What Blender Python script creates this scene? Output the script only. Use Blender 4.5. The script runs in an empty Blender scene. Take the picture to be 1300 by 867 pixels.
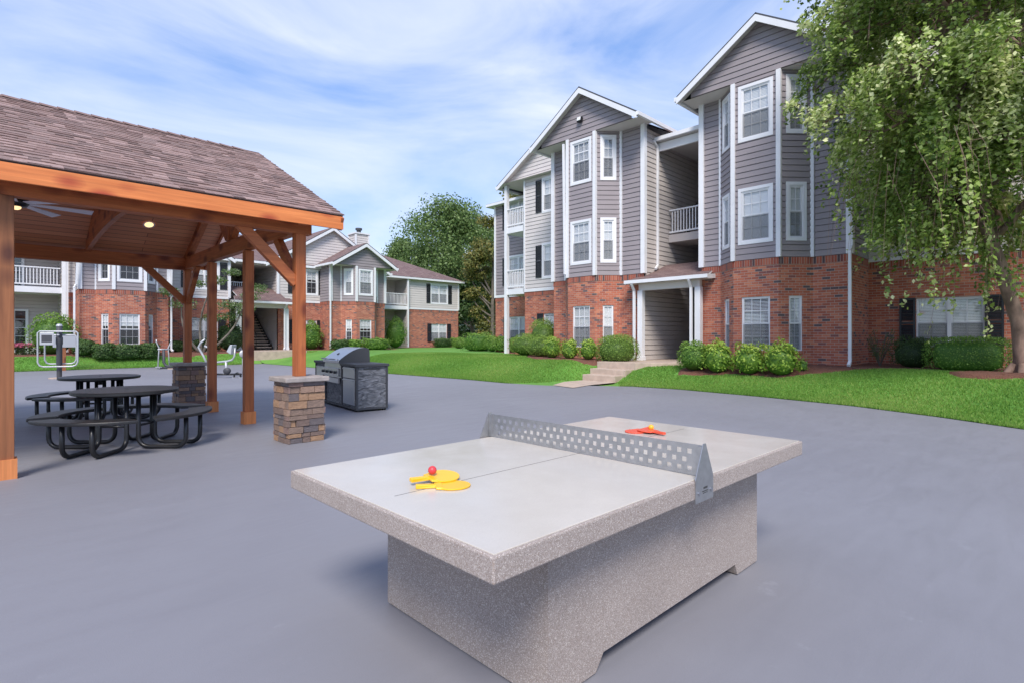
import bpy, math, random
import numpy as np
from mathutils import Vector, Matrix
R=math.radians
rng=np.random.default_rng(7)
random.seed(7)
scene=bpy.context.scene
C=scene.collection
# ------------------------------------------------------------------ camera
cam=bpy.data.cameras.new('camera'); camo=bpy.data.objects.new('camera',cam); C.objects.link(camo)
cam.sensor_width=36; cam.lens=36*695/1300.; cam.shift_y=-5.5/1300.
cam.clip_start=0.05; cam.clip_end=3000
camo.location=(0,0,1.43); camo.rotation_euler=(R(90),0,R(-44.1))
scene.camera=camo
# ------------------------------------------------------------------ light
SUN_EL=R(48); SUN_AZ=math.atan2(-0.70,-0.71)      # direction towards the sun
w=bpy.data.worlds.new('World'); scene.world=w; w.use_nodes=True
nt=w.node_tree; N=nt.nodes; L=nt.links; N.clear()
out=N.new('ShaderNodeOutputWorld'); bg=N.new('ShaderNodeBackground'); bg.inputs[1].default_value=0.135
sky=N.new('ShaderNodeTexSky'); sky.sky_type='NISHITA'; sky.sun_disc=False
sky.sun_elevation=SUN_EL; sky.sun_rotation=math.pi/2-SUN_AZ
sky.air_density=1.0; sky.dust_density=0.15; sky.ozone_density=1.6
tc=N.new('ShaderNodeTexCoord'); mp=N.new('ShaderNodeMapping'); mp.inputs['Scale'].default_value=(1.0,2.2,4.6); mp.inputs['Location'].default_value=(0.35,0.1,0.2); mp.inputs['Rotation'].default_value=(R(8),R(-12),R(40))
n1=N.new('ShaderNodeTexNoise'); n1.inputs['Scale'].default_value=1.35; n1.inputs['Detail'].default_value=9; n1.inputs['Roughness'].default_value=0.55; n1.inputs['Distortion'].default_value=0.6
cr=N.new('ShaderNodeValToRGB'); cr.color_ramp.elements[0].position=0.36; cr.color_ramp.elements[1].position=0.78
cr.color_ramp.elements[0].color=(0.0,0.0,0.0,1); cr.color_ramp.elements[1].color=(0.92,0.92,0.92,1)
mx=N.new('ShaderNodeMixRGB'); mx.inputs[2].default_value=(4.3,4.5,5.1,1)
L.new(tc.outputs['Generated'],mp.inputs[0]); L.new(mp.outputs[0],n1.inputs['Vector']); L.new(n1.outputs['Fac'],cr.inputs[0])
# more cloud near the horizon
sx=N.new('ShaderNodeSeparateXYZ'); L.new(tc.outputs['Generated'],sx.inputs[0])
mr=N.new('ShaderNodeMapRange'); mr.inputs[1].default_value=0.0; mr.inputs[2].default_value=0.45; mr.inputs[3].default_value=0.12; mr.inputs[4].default_value=0.0
L.new(sx.outputs[2],mr.inputs[0])
ad=N.new('ShaderNodeMath'); ad.operation='ADD'; ad.use_clamp=True
L.new(cr.outputs[0],ad.inputs[0]); L.new(mr.outputs[0],ad.inputs[1])
bl=N.new('ShaderNodeMixRGB'); bl.blend_type='MULTIPLY'; bl.inputs[0].default_value=1; bl.inputs[2].default_value=(0.90,0.98,1.16,1)
L.new(sky.outputs[0],bl.inputs[1])
hz=N.new('ShaderNodeMapRange'); hz.inputs[1].default_value=0.0; hz.inputs[2].default_value=0.55; hz.inputs[3].default_value=0.42; hz.inputs[4].default_value=1.05; L.new(sx.outputs[2],hz.inputs[0])
hm=N.new('ShaderNodeVectorMath'); hm.operation='SCALE'; L.new(bl.outputs[0],hm.inputs[0]); L.new(hz.outputs[0],hm.inputs['Scale'])
L.new(ad.outputs[0],mx.inputs[0]); L.new(hm.outputs[0],mx.inputs[1]); L.new(mx.outputs[0],bg.inputs[0]); L.new(bg.outputs[0],out.inputs[0])
sun=bpy.data.lights.new('sun','SUN'); sun.energy=2.4; sun.angle=R(20); sun.color=(1.0,0.93,0.84)
suno=bpy.data.objects.new('sun',sun); C.objects.link(suno); suno.location=(-20,-30,40)
sd=Vector((math.cos(SUN_AZ)*math.cos(SUN_EL),math.sin(SUN_AZ)*math.cos(SUN_EL),math.sin(SUN_EL)))
suno.rotation_euler=sd.to_track_quat('Z','Y').to_euler()
vs=scene.view_settings; vs.view_transform='Standard'; vs.look='None'; vs.gamma=1; vs.exposure=0.84; vs.use_curve_mapping=False
try: scene.cycles.max_bounces=8; scene.cycles.transparent_max_bounces=24; scene.cycles.diffuse_bounces=4
except Exception: pass
# ------------------------------------------------------------------ materials
def newmat(name):
    m=bpy.data.materials.new(name); m.use_nodes=True
    nt=m.node_tree; b=nt.nodes['Principled BSDF']; return m,nt,nt.nodes,nt.links,b
def ramp(N,stops):
    r=N.new('ShaderNodeValToRGB'); e=r.color_ramp.elements
    while len(e)<len(stops): e.new(0.5)
    for i,(p,c) in enumerate(stops): e[i].position=p; e[i].color=(*c,1)
    return r
def coords(N,L,kind='Object',scale=(1,1,1)):
    t=N.new('ShaderNodeTexCoord'); m=N.new('ShaderNodeMapping'); m.inputs['Scale'].default_value=scale
    L.new(t.outputs[kind],m.inputs[0]); return m.outputs[0]
def noise(N,L,vec,scale,detail=4,rough=0.55,dist=0):
    n=N.new('ShaderNodeTexNoise'); n.inputs['Scale'].default_value=scale; n.inputs['Detail'].default_value=detail
    n.inputs['Roughness'].default_value=rough; n.inputs['Distortion'].default_value=dist
    L.new(vec,n.inputs['Vector']); return n.outputs['Fac']
def bump(N,L,b,h,strength=0.3,dist=0.01):
    k=N.new('ShaderNodeBump'); k.inputs['Strength'].default_value=strength; k.inputs['Distance'].default_value=dist
    L.new(h,k.inputs['Height']); L.new(k.outputs[0],b.inputs['Normal']); return k
def mat(name,col,rough=0.6,metal=0,var=0.0,vscale=3.0,bmp=0.0,bscale=60,stretch=(1,1,1),spec=None):
    m,nt,N,L,b=newmat(name); b.inputs['Roughness'].default_value=rough; b.inputs['Metallic'].default_value=metal
    if spec is not None: b.inputs['Specular IOR Level'].default_value=spec
    b.inputs['Base Color'].default_value=(*col,1)
    if var or bmp: v=coords(N,L,'Object',stretch)
    if var:
        f=noise(N,L,v,vscale,6); r=ramp(N,[(0.3,tuple(x*(1-var) for x in col)),(0.7,tuple(min(1,x*(1+var)) for x in col))])
        L.new(f,r.inputs[0]); L.new(r.outputs[0],b.inputs['Base Color'])
    if bmp:
        f2=noise(N,L,v,bscale,3); bump(N,L,b,f2,bmp,0.005)
    return m
def mixc(N,L,fac,a,bb,mode='MIX'):
    x=N.new('ShaderNodeMixRGB'); x.blend_type=mode
    for i,v in ((0,fac),(1,a),(2,bb)):
        if isinstance(v,(int,float)): x.inputs[i].default_value=v
        elif isinstance(v,tuple): x.inputs[i].default_value=(*v,1)
        else: L.new(v,x.inputs[i])
    return x.outputs[0]
def brick_tex(N,L,vec,bw,bh,mortar,offset=0.5,c1=(0,0,0),c2=(1,1,1),cm=(0,0,0),smooth=0.1):
    t=N.new('ShaderNodeTexBrick'); t.offset=offset; t.inputs['Scale'].default_value=1
    t.inputs['Brick Width'].default_value=bw; t.inputs['Row Height'].default_value=bh; t.inputs['Mortar Size'].default_value=mortar
    t.inputs['Mortar Smooth'].default_value=smooth
    t.inputs['Color1'].default_value=(*c1,1); t.inputs['Color2'].default_value=(*c2,1); t.inputs['Mortar'].default_value=(*cm,1)
    L.new(vec,t.inputs['Vector']); return t
def brickmat(name,bw=0.215,bh=0.075,tint=(1,1,1)):
    m,nt,N,L,b=newmat(name); v=coords(N,L,'UV'); t=brick_tex(N,L,v,bw,bh,0.006)
    T=lambda c:tuple(x*y for x,y in zip(c,tint))
    r=ramp(N,[(0.0,T((0.33,0.082,0.046))),(0.22,T((0.36,0.095,0.055))),(0.5,T((0.30,0.072,0.044))),(0.72,T((0.42,0.13,0.075))),(0.86,T((0.19,0.058,0.05))),(0.94,T((0.09,0.055,0.058)))])
    r.color_ramp.interpolation='CONSTANT'
    L.new(t.outputs['Color'],r.inputs[0])
    f=noise(N,L,v,14,5); c=mixc(N,L,0.35,r.outputs[0],mixc(N,L,f,(0.5,0.5,0.5),(1.5,1.5,1.5)),'MULTIPLY')
    f2=noise(N,L,v,0.6,3); c=mixc(N,L,0.5,c,mixc(N,L,f2,(0.7,0.7,0.72),(1.3,1.28,1.25)),'MULTIPLY')
    c=mixc(N,L,t.outputs['Fac'],c,(0.40,0.32,0.27))
    L.new(c,b.inputs['Base Color']); b.inputs['Roughness'].default_value=0.9
    inv=N.new('ShaderNodeMath'); inv.operation='SUBTRACT'; inv.inputs[0].default_value=1; L.new(t.outputs['Fac'],inv.inputs[1])
    bump(N,L,b,inv.outputs[0],0.6,0.008); return m
M={}
M['brick']=brickmat('brick',tint=(1.22,1.42,1.40)); M['brick_soldier']=brickmat('brick_soldier',0.075,0.215)
def shingle(name,cs,bw=0.16,bh=0.135):
    m,nt,N,L,b=newmat(name); v=coords(N,L,'UV'); t=brick_tex(N,L,v,bw,bh,0.006,0.37)
    r=ramp(N,[(0,cs[0]),(0.3,cs[1]),(0.6,cs[2]),(0.85,cs[3])]); r.color_ramp.interpolation='CONSTANT'; L.new(t.outputs['Color'],r.inputs[0])
    f=noise(N,L,v,60,3); c=mixc(N,L,0.5,r.outputs[0],mixc(N,L,f,(0.55,0.55,0.55),(1.45,1.45,1.45)),'MULTIPLY')
    f2=noise(N,L,v,0.9,4); c=mixc(N,L,0.5,c,mixc(N,L,f2,(0.8,0.8,0.8),(1.2,1.2,1.2)),'MULTIPLY')
    c=mixc(N,L,t.outputs['Fac'],c,tuple(x*0.25 for x in cs[0]))
    L.new(c,b.inputs['Base Color']); b.inputs['Roughness'].default_value=0.95
    # saw-tooth height of each course
    s=N.new('ShaderNodeSeparateXYZ'); L.new(v,s.inputs[0]); d=N.new('ShaderNodeMath'); d.operation='DIVIDE'; d.inputs[1].default_value=bh; L.new(s.outputs[1],d.inputs[0])
    fr=N.new('ShaderNodeMath'); fr.operation='FRACT'; L.new(d.outputs[0],fr.inputs[0])
    sb=N.new('ShaderNodeMath'); sb.operation='SUBTRACT'; sb.inputs[0].default_value=1; L.new(fr.outputs[0],sb.inputs[1])
    bump(N,L,b,sb.outputs[0],0.7,0.012); return m
M['shingle']=shingle('shingle_near',[(0.17,0.105,0.098),(0.24,0.16,0.15),(0.20,0.135,0.128),(0.29,0.205,0.19)])
M['shingle_far']=shingle('shingle_far',[(0.16,0.10,0.095),(0.19,0.125,0.115),(0.21,0.14,0.13),(0.17,0.115,0.11)],0.3,0.14)
M['siding_dark']=mat('siding_dark',(0.285,0.250,0.262),0.75,var=0.06,vscale=1.2)
M['siding_light']=mat('siding_light',(0.58,0.535,0.515),0.75,var=0.05,vscale=1.2)
M['siding_mid']=mat('siding_mid',(0.50,0.455,0.43),0.75,var=0.05,vscale=1.2)
M['white']=mat('white_trim',(0.74,0.74,0.76),0.55,var=0.04,vscale=2)
M['soffit']=mat('soffit',(0.62,0.58,0.56),0.7,var=0.04,vscale=2)
M['shutter']=mat('shutter',(0.018,0.02,0.026),0.5)
M['dark']=mat('interior_dark',(0.02,0.02,0.022),0.9)  # near-black paint for the shade inside unlit rooms
M['blind']=mat('blind',(0.74,0.75,0.76),0.6)
M['blackmetal']=mat('black_metal',(0.012,0.012,0.014),0.35,spec=0.5)
M['blackcoat']=mat('black_coated',(0.02,0.02,0.022),0.42,bmp=0.15,bscale=150)
M['steel']=mat('stainless',(0.55,0.55,0.56),0.32,1.0,var=0.08,vscale=20,stretch=(1,1,12))
M['galv']=mat('galvanised',(0.42,0.42,0.43),0.42,0.85,var=0.12,vscale=25)
M['silver']=mat('silver_paint',(0.48,0.49,0.51),0.4,0.3)
M['bolt']=mat('bolt',(0.5,0.5,0.52),0.3,1.0)
M['porch_floor']=mat('concrete_walk',(0.46,0.36,0.29),0.9,var=0.16,vscale=4,bmp=0.3,bscale=80)
M['grey_dark']=mat('grey_dark',(0.05,0.052,0.06),0.6)
M['pot']=mat('pot',(0.35,0.14,0.08),0.8)
def glassmat():
    m,nt,N,L,b=newmat('window_glass'); o=N['Material Output']; N.remove(b)
    g=N.new('ShaderNodeBsdfGlossy'); g.inputs['Roughness'].default_value=0.03; g.inputs['Color'].default_value=(0.85,0.9,0.95,1)
    t=N.new('ShaderNodeBsdfTransparent'); t.inputs['Color'].default_value=(0.95,0.96,0.96,1)
    lw=N.new('ShaderNodeLayerWeight'); lw.inputs[0].default_value=0.5; pw_=N.new('ShaderNodeMath'); pw_.operation='POWER'; pw_.inputs[1].default_value=4; L.new(lw.outputs['Facing'],pw_.inputs[0])
    fr=N.new('ShaderNodeMath'); fr.operation='MULTIPLY_ADD'; fr.inputs[1].default_value=0.85; fr.inputs[2].default_value=0.11; L.new(pw_.outputs[0],fr.inputs[0]); mx=N.new('ShaderNodeMixShader')
    L.new(fr.outputs[0],mx.inputs[0]); L.new(t.outputs[0],mx.inputs[1]); L.new(g.outputs[0],mx.inputs[2]); L.new(mx.outputs[0],o.inputs[0]); return m
M['glass']=glassmat()
def screenmat():
    m,nt,N,L,b=newmat('insect_screen'); o=N['Material Output']
    t=N.new('ShaderNodeBsdfTransparent'); b.inputs['Base Color'].default_value=(0.06,0.06,0.07,1); b.inputs['Roughness'].default_value=0.8
    mx=N.new('ShaderNodeMixShader'); mx.inputs[0].default_value=0.40; L.new(t.outputs[0],mx.inputs[1]); L.new(b.outputs[0],mx.inputs[2]); L.new(mx.outputs[0],o.inputs[0]); return m
M['screen']=screenmat()
def emis(name,col,s):
    m,nt,N,L,b=newmat(name); b.inputs['Emission Color'].default_value=(*col,1); b.inputs['Emission Strength'].default_value=s; b.inputs['Base Color'].default_value=(*col,1); return m
M['lamp_on']=emis('lamp_on',(1.0,0.66,0.32),0.9)
def woodmat(name,c0,c1,knot,axis):
    m,nt,N,L,b=newmat(name)
    sc=[5,5,5]; sc[axis]=0.35
    v=coords(N,L,'Object',tuple(sc)); f=noise(N,L,v,3.0,8,0.6,0.8)
    r=ramp(N,[(0.25,c0),(0.75,c1)]); L.new(f,r.inputs[0])
    sc2=[5,5,5]; sc2[axis]=2.8
    v2=coords(N,L,'Object',tuple(sc2)); vo=N.new('ShaderNodeTexVoronoi'); vo.inputs['Scale'].default_value=0.85; L.new(v2,vo.inputs['Vector'])
    kr=ramp(N,[(0.16,(1,1,1)),(0.40,(0,0,0))]); L.new(vo.outputs['Distance'],kr.inputs[0])
    c=mixc(N,L,kr.outputs[0],r.outputs[0],knot)
    sc3=[38,38,38]; sc3[axis]=1.2
    f3=noise(N,L,coords(N,L,'Object',tuple(sc3)),1.0,4); c=mixc(N,L,0.75,c,mixc(N,L,f3,(0.45,0.4,0.36),(1.5,1.5,1.5)),'MULTIPLY')
    L.new(c,b.inputs['Base Color']); b.inputs['Roughness'].default_value=0.6; bump(N,L,b,f3,0.25,0.003); return m
for ax,nm in ((0,'x'),(1,'y'),(2,'z')):
    M['wood_'+nm]=woodmat('cedar_'+nm,(0.30,0.080,0.024),(0.50,0.155,0.050),(0.17,0.035,0.014),ax)
M['wood_post']=woodmat('cedar_post',(0.21,0.075,0.03),(0.36,0.14,0.055),(0.10,0.03,0.015),2)
M['wood_new']=woodmat('cedar_fascia',(0.60,0.165,0.042),(0.80,0.265,0.080),(0.42,0.07,0.025),0)
M['wood_skirt']=woodmat('cedar_skirt',(0.55,0.18,0.055),(0.68,0.26,0.09),(0.4,0.1,0.04),2)
def ceilmat():
    m,nt,N,L,b=newmat('ceiling_boards'); v=coords(N,L,'UV'); t=brick_tex(N,L,v,2.4,0.13,0.004,0.37)
    r=ramp(N,[(0,(0.62,0.26,0.13)),(0.5,(0.72,0.31,0.16)),(1,(0.56,0.22,0.11))]); L.new(t.outputs['Color'],r.inputs[0])
    f=noise(N,L,coords(N,L,'UV',(0.8,14,1)),2,6); c=mixc(N,L,0.5,r.outputs[0],mixc(N,L,f,(0.6,0.6,0.6),(1.4,1.4,1.4)),'MULTIPLY')
    c=mixc(N,L,t.outputs['Fac'],c,(0.05,0.018,0.01)); L.new(c,b.inputs['Base Color']); b.inputs['Roughness'].default_value=0.5; return m
M['ceiling']=ceilmat()
def pavemat():
    m,nt,N,L,b=newmat('pavement_coating'); v=coords(N,L,'Object')
    f=noise(N,L,v,0.32,6,0.6,0.6); r=ramp(N,[(0.3,(0.205,0.203,0.226)),(0.7,(0.232,0.231,0.256))]); L.new(f,r.inputs[0])
    f2=noise(N,L,coords(N,L,'Object',(0.9,4.0,1)),1.3,5,0.6,1.2); c=mixc(N,L,0.06,r.outputs[0],mixc(N,L,f2,(0.6,0.6,0.6),(1.4,1.4,1.4)),'MULTIPLY')
    f4=noise(N,L,v,2.6,8,0.7); r4=ramp(N,[(0.63,(0,0,0)),(0.74,(1,1,1))]); L.new(f4,r4.inputs[0])
    s=N.new('ShaderNodeMath'); s.operation='MULTIPLY'; s.inputs[1].default_value=0.22; L.new(r4.outputs[0],s.inputs[0])
    c=mixc(N,L,s.outputs[0],c,(0.42,0.43,0.47))
    f3=noise(N,L,v,140,3); c=mixc(N,L,0.10,c,mixc(N,L,f3,(0.5,0.5,0.5),(1.5,1.5,1.5)),'MULTIPLY')
    L.new(c,b.inputs['Base Color']); rr=ramp(N,[(0.3,(0.50,)*3),(0.7,(0.68,)*3)]); L.new(f2,rr.inputs[0]); L.new(rr.outputs[0],b.inputs['Roughness'])
    bump(N,L,b,f3,0.18,0.004); return m
M['pavement']=pavemat()
def lawnmat():
    m,nt,N,L,b=newmat('lawn_grass'); v=coords(N,L,'Object')
    f=noise(N,L,v,0.7,6,0.6); r=ramp(N,[(0.25,(0.075,0.20,0.025)),(0.5,(0.115,0.28,0.038)),(0.75,(0.17,0.32,0.06))]); L.new(f,r.inputs[0])
    f2=noise(N,L,v,22,5,0.7); c=mixc(N,L,0.7,r.outputs[0],mixc(N,L,f2,(0.45,0.45,0.45),(1.55,1.55,1.55)),'MULTIPLY')
    f3=noise(N,L,coords(N,L,'Object',(1,1.0,1)),1.6,7,0.72); r3=ramp(N,[(0.60,(0,0,0)),(0.74,(0.6,0.6,0.6))]); L.new(f3,r3.inputs[0])
    c=mixc(N,L,r3.outputs[0],c,(0.26,0.24,0.09)); L.new(c,b.inputs['Base Color']); b.inputs['Roughness'].default_value=0.9
    bump(N,L,b,f2,0.8,0.03); return m
M['lawn']=lawnmat()
def mulchmat():
    m,nt,N,L,b=newmat('mulch'); v=coords(N,L,'Object'); f=noise(N,L,v,45,5,0.75); r=ramp(N,[(0.3,(0.07,0.028,0.018)),(0.5,(0.17,0.07,0.045)),(0.72,(0.29,0.14,0.09))])
    L.new(f,r.inputs[0]); L.new(r.outputs[0],b.inputs['Base Color']); b.inputs['Roughness'].default_value=0.95; bump(N,L,b,f,1.0,0.03); return m
M['mulch']=mulchmat()
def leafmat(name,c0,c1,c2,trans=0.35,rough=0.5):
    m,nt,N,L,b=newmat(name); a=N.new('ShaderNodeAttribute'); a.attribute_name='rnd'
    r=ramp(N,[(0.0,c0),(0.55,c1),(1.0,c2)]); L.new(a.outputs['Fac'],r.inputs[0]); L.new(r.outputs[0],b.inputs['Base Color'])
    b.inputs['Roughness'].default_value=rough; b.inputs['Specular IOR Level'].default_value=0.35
    o=N['Material Output']; t=N.new('ShaderNodeBsdfTranslucent'); L.new(r.outputs[0],t.inputs['Color']); mx=N.new('ShaderNodeMixShader'); mx.inputs[0].default_value=trans
    L.new(b.outputs[0],mx.inputs[1]); L.new(t.outputs[0],mx.inputs[2]); L.new(mx.outputs[0],o.inputs[0]); return m
M['leaf_birch']=leafmat('leaf_birch',(0.08,0.14,0.028),(0.34,0.46,0.10),(0.85,0.86,0.48),0.42,0.34)  # ramp ends carry clump shade and lit leaf highlights as colour
M['leaf_tree']=leafmat('leaf_tree',(0.07,0.12,0.035),(0.15,0.23,0.07),(0.26,0.35,0.12))
M['leaf_light']=leafmat('leaf_light',(0.11,0.19,0.04),(0.20,0.30,0.07),(0.29,0.36,0.11))
M['leaf_dark']=leafmat('leaf_dark',(0.03,0.06,0.02),(0.06,0.11,0.032),(0.10,0.16,0.045))
M['leaf_gold']=leafmat('leaf_gold',(0.08,0.10,0.03),(0.18,0.19,0.05),(0.40,0.31,0.09))
M['leaf_juniper']=leafmat('leaf_juniper',(0.10,0.18,0.035),(0.20,0.33,0.055),(0.32,0.44,0.10),0.3)
M['leaf_yellow']=leafmat('leaf_yellow',(0.12,0.24,0.035),(0.28,0.44,0.055),(0.55,0.62,0.13),0.35)
M['leaf_box']=leafmat('leaf_box',(0.035,0.08,0.022),(0.07,0.135,0.035),(0.14,0.21,0.06),0.25)
M['leaf_green']=leafmat('leaf_green',(0.08,0.18,0.03),(0.18,0.32,0.05),(0.30,0.45,0.09),0.3)
M['leaf_red']=leafmat('leaf_red',(0.35,0.02,0.03),(0.5,0.03,0.05),(0.6,0.08,0.1),0.3)
M['leaf_pink']=leafmat('leaf_pink',(0.12,0.2,0.06),(0.55,0.12,0.22),(0.7,0.25,0.35),0.3)
M['leaf_myrtle']=leafmat('leaf_myrtle',(0.08,0.15,0.04),(0.16,0.24,0.07),(0.6,0.62,0.5),0.35)
M['grass_blade']=leafmat('grass_blade',(0.13,0.28,0.045),(0.23,0.42,0.07),(0.42,0.50,0.15),0.5,0.7)
M['bark']=mat('bark',(0.20,0.13,0.10),0.95,var=0.55,vscale=5,bmp=1.0,bscale=18,stretch=(1,1,0.5))
M['bark_grey']=mat('bark_grey',(0.13,0.11,0.09),0.95,var=0.4,vscale=4,bmp=0.8,bscale=12)
def terrazzo():
    m,nt,N,L,b=newmat('washed_concrete'); v=coords(N,L,'Object')
    vo=N.new('ShaderNodeTexVoronoi'); vo.inputs['Scale'].default_value=330; L.new(v,vo.inputs['Vector'])
    s=N.new('ShaderNodeSeparateColor'); L.new(vo.outputs['Color'],s.inputs[0])
    r=ramp(N,[(0.0,(0.27,0.225,0.20)),(0.30,(0.335,0.285,0.255)),(0.55,(0.385,0.33,0.30)),(0.80,(0.265,0.205,0.17)),(0.93,(0.56,0.50,0.45))]); r.color_ramp.interpolation='CONSTANT'
    L.new(s.outputs[0],r.inputs[0])
    f=noise(N,L,v,3,5); c=mixc(N,L,0.45,r.outputs[0],mixc(N,L,f,(0.7,0.69,0.69),(1.3,1.3,1.3)),'MULTIPLY')
    v2=N.new('ShaderNodeTexVoronoi'); v2.inputs['Scale'].default_value=42; L.new(v,v2.inputs['Vector'])
    f5=noise(N,L,v,9,2); k=N.new('ShaderNodeMath'); k.operation='MULTIPLY_ADD'; k.inputs[1].default_value=-0.16; k.inputs[2].default_value=0.135; L.new(f5,k.inputs[0])
    lt=N.new('ShaderNodeMath'); lt.operation='LESS_THAN'; L.new(v2.outputs['Distance'],lt.inputs[0]); L.new(k.outputs[0],lt.inputs[1])
    c=mixc(N,L,lt.outputs[0],c,(0.07,0.055,0.05)); L.new(c,b.inputs['Base Color']); b.inputs['Roughness'].default_value=0.85
    inv=N.new('ShaderNodeMath'); inv.operation='SUBTRACT'; inv.inputs[0].default_value=1; L.new(lt.outputs[0],inv.inputs[1]); bump(N,L,b,inv.outputs[0],0.6,0.004); return m
M['terrazzo']=terrazzo()
def polished():
    m,nt,N,L,b=newmat('polished_top'); v=coords(N,L,'Object')
    f=noise(N,L,v,2.2,6,0.6); r=ramp(N,[(0.3,(0.50,0.455,0.395)),(0.7,(0.555,0.51,0.45))]); L.new(f,r.inputs[0])
    f2=noise(N,L,v,220,2); c=mixc(N,L,0.16,r.outputs[0],mixc(N,L,f2,(0.4,0.4,0.4),(1.6,1.6,1.6)),'MULTIPLY'); L.new(c,b.inputs['Base Color'])
    f3=noise(N,L,v,6,5); rr=ramp(N,[(0.3,(0.16,)*3),(0.7,(0.27,)*3)]); L.new(f3,rr.inputs[0]); L.new(rr.outputs[0],b.inputs['Roughness']); return m
M['polished']=polished()
M['yellow']=mat('yellow_plastic',(0.85,0.47,0.02),0.35); M['red']=mat('red_plastic',(0.75,0.09,0.04),0.35); M['redball']=mat('red_ball',(0.62,0.05,0.06),0.4)
M['orangeball']=mat('orange_ball',(0.9,0.42,0.03),0.4); M['dot']=mat('dark_inlay',(0.05,0.05,0.05),0.5)
def stonemat(name,cols):
    m,nt,N,L,b=newmat(name); a=N.new('ShaderNodeAttribute'); a.attribute_name='rnd'
    r=ramp(N,[(i/len(cols),c) for i,c in enumerate(cols)]); r.color_ramp.interpolation='CONSTANT'; L.new(a.outputs['Fac'],r.inputs[0])
    v=coords(N,L,'Object',(1,1,2.2)); f=noise(N,L,v,16,7,0.65); c=mixc(N,L,0.75,r.outputs[0],mixc(N,L,f,(0.35,0.35,0.37),(1.65,1.6,1.55)),'MULTIPLY')
    L.new(c,b.inputs['Base Color']); b.inputs['Roughness'].default_value=0.9; f2=noise(N,L,v,30,5,0.7); bump(N,L,b,f2,0.9,0.015); return m
M['ledgestone']=stonemat('ledgestone',[(0.19,0.135,0.115),(0.24,0.17,0.135),(0.14,0.12,0.125),(0.34,0.21,0.13),(0.24,0.16,0.14),(0.33,0.22,0.165),(0.17,0.145,0.15)])
M['shingle_tab']=stonemat('shingle_tab',[(0.23,0.15,0.135),(0.30,0.205,0.185),(0.25,0.175,0.16),(0.35,0.245,0.225),(0.27,0.185,0.17),(0.19,0.13,0.12)])
M['mortar']=mat('mortar',(0.05,0.042,0.04),0.95)
M['capstone']=mat('capstone',(0.33,0.29,0.27),0.85,var=0.25,vscale=8,bmp=0.6,bscale=40)
def greystone():
    m,nt,N,L,b=newmat('grey_slate_panel'); v=coords(N,L,'Object',(3.0,3.0,9)); f=noise(N,L,v,2.0,4,0.55,1.2)
    r=ramp(N,[(0.3,(0.06,0.064,0.072)),(0.5,(0.16,0.165,0.18)),(0.75,(0.30,0.30,0.32))]); L.new(f,r.inputs[0]); L.new(r.outputs[0],b.inputs['Base Color'])
    b.inputs['Roughness'].default_value=0.75; bump(N,L,b,f,1.0,0.04); return m
M['slate']=greystone()
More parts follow.
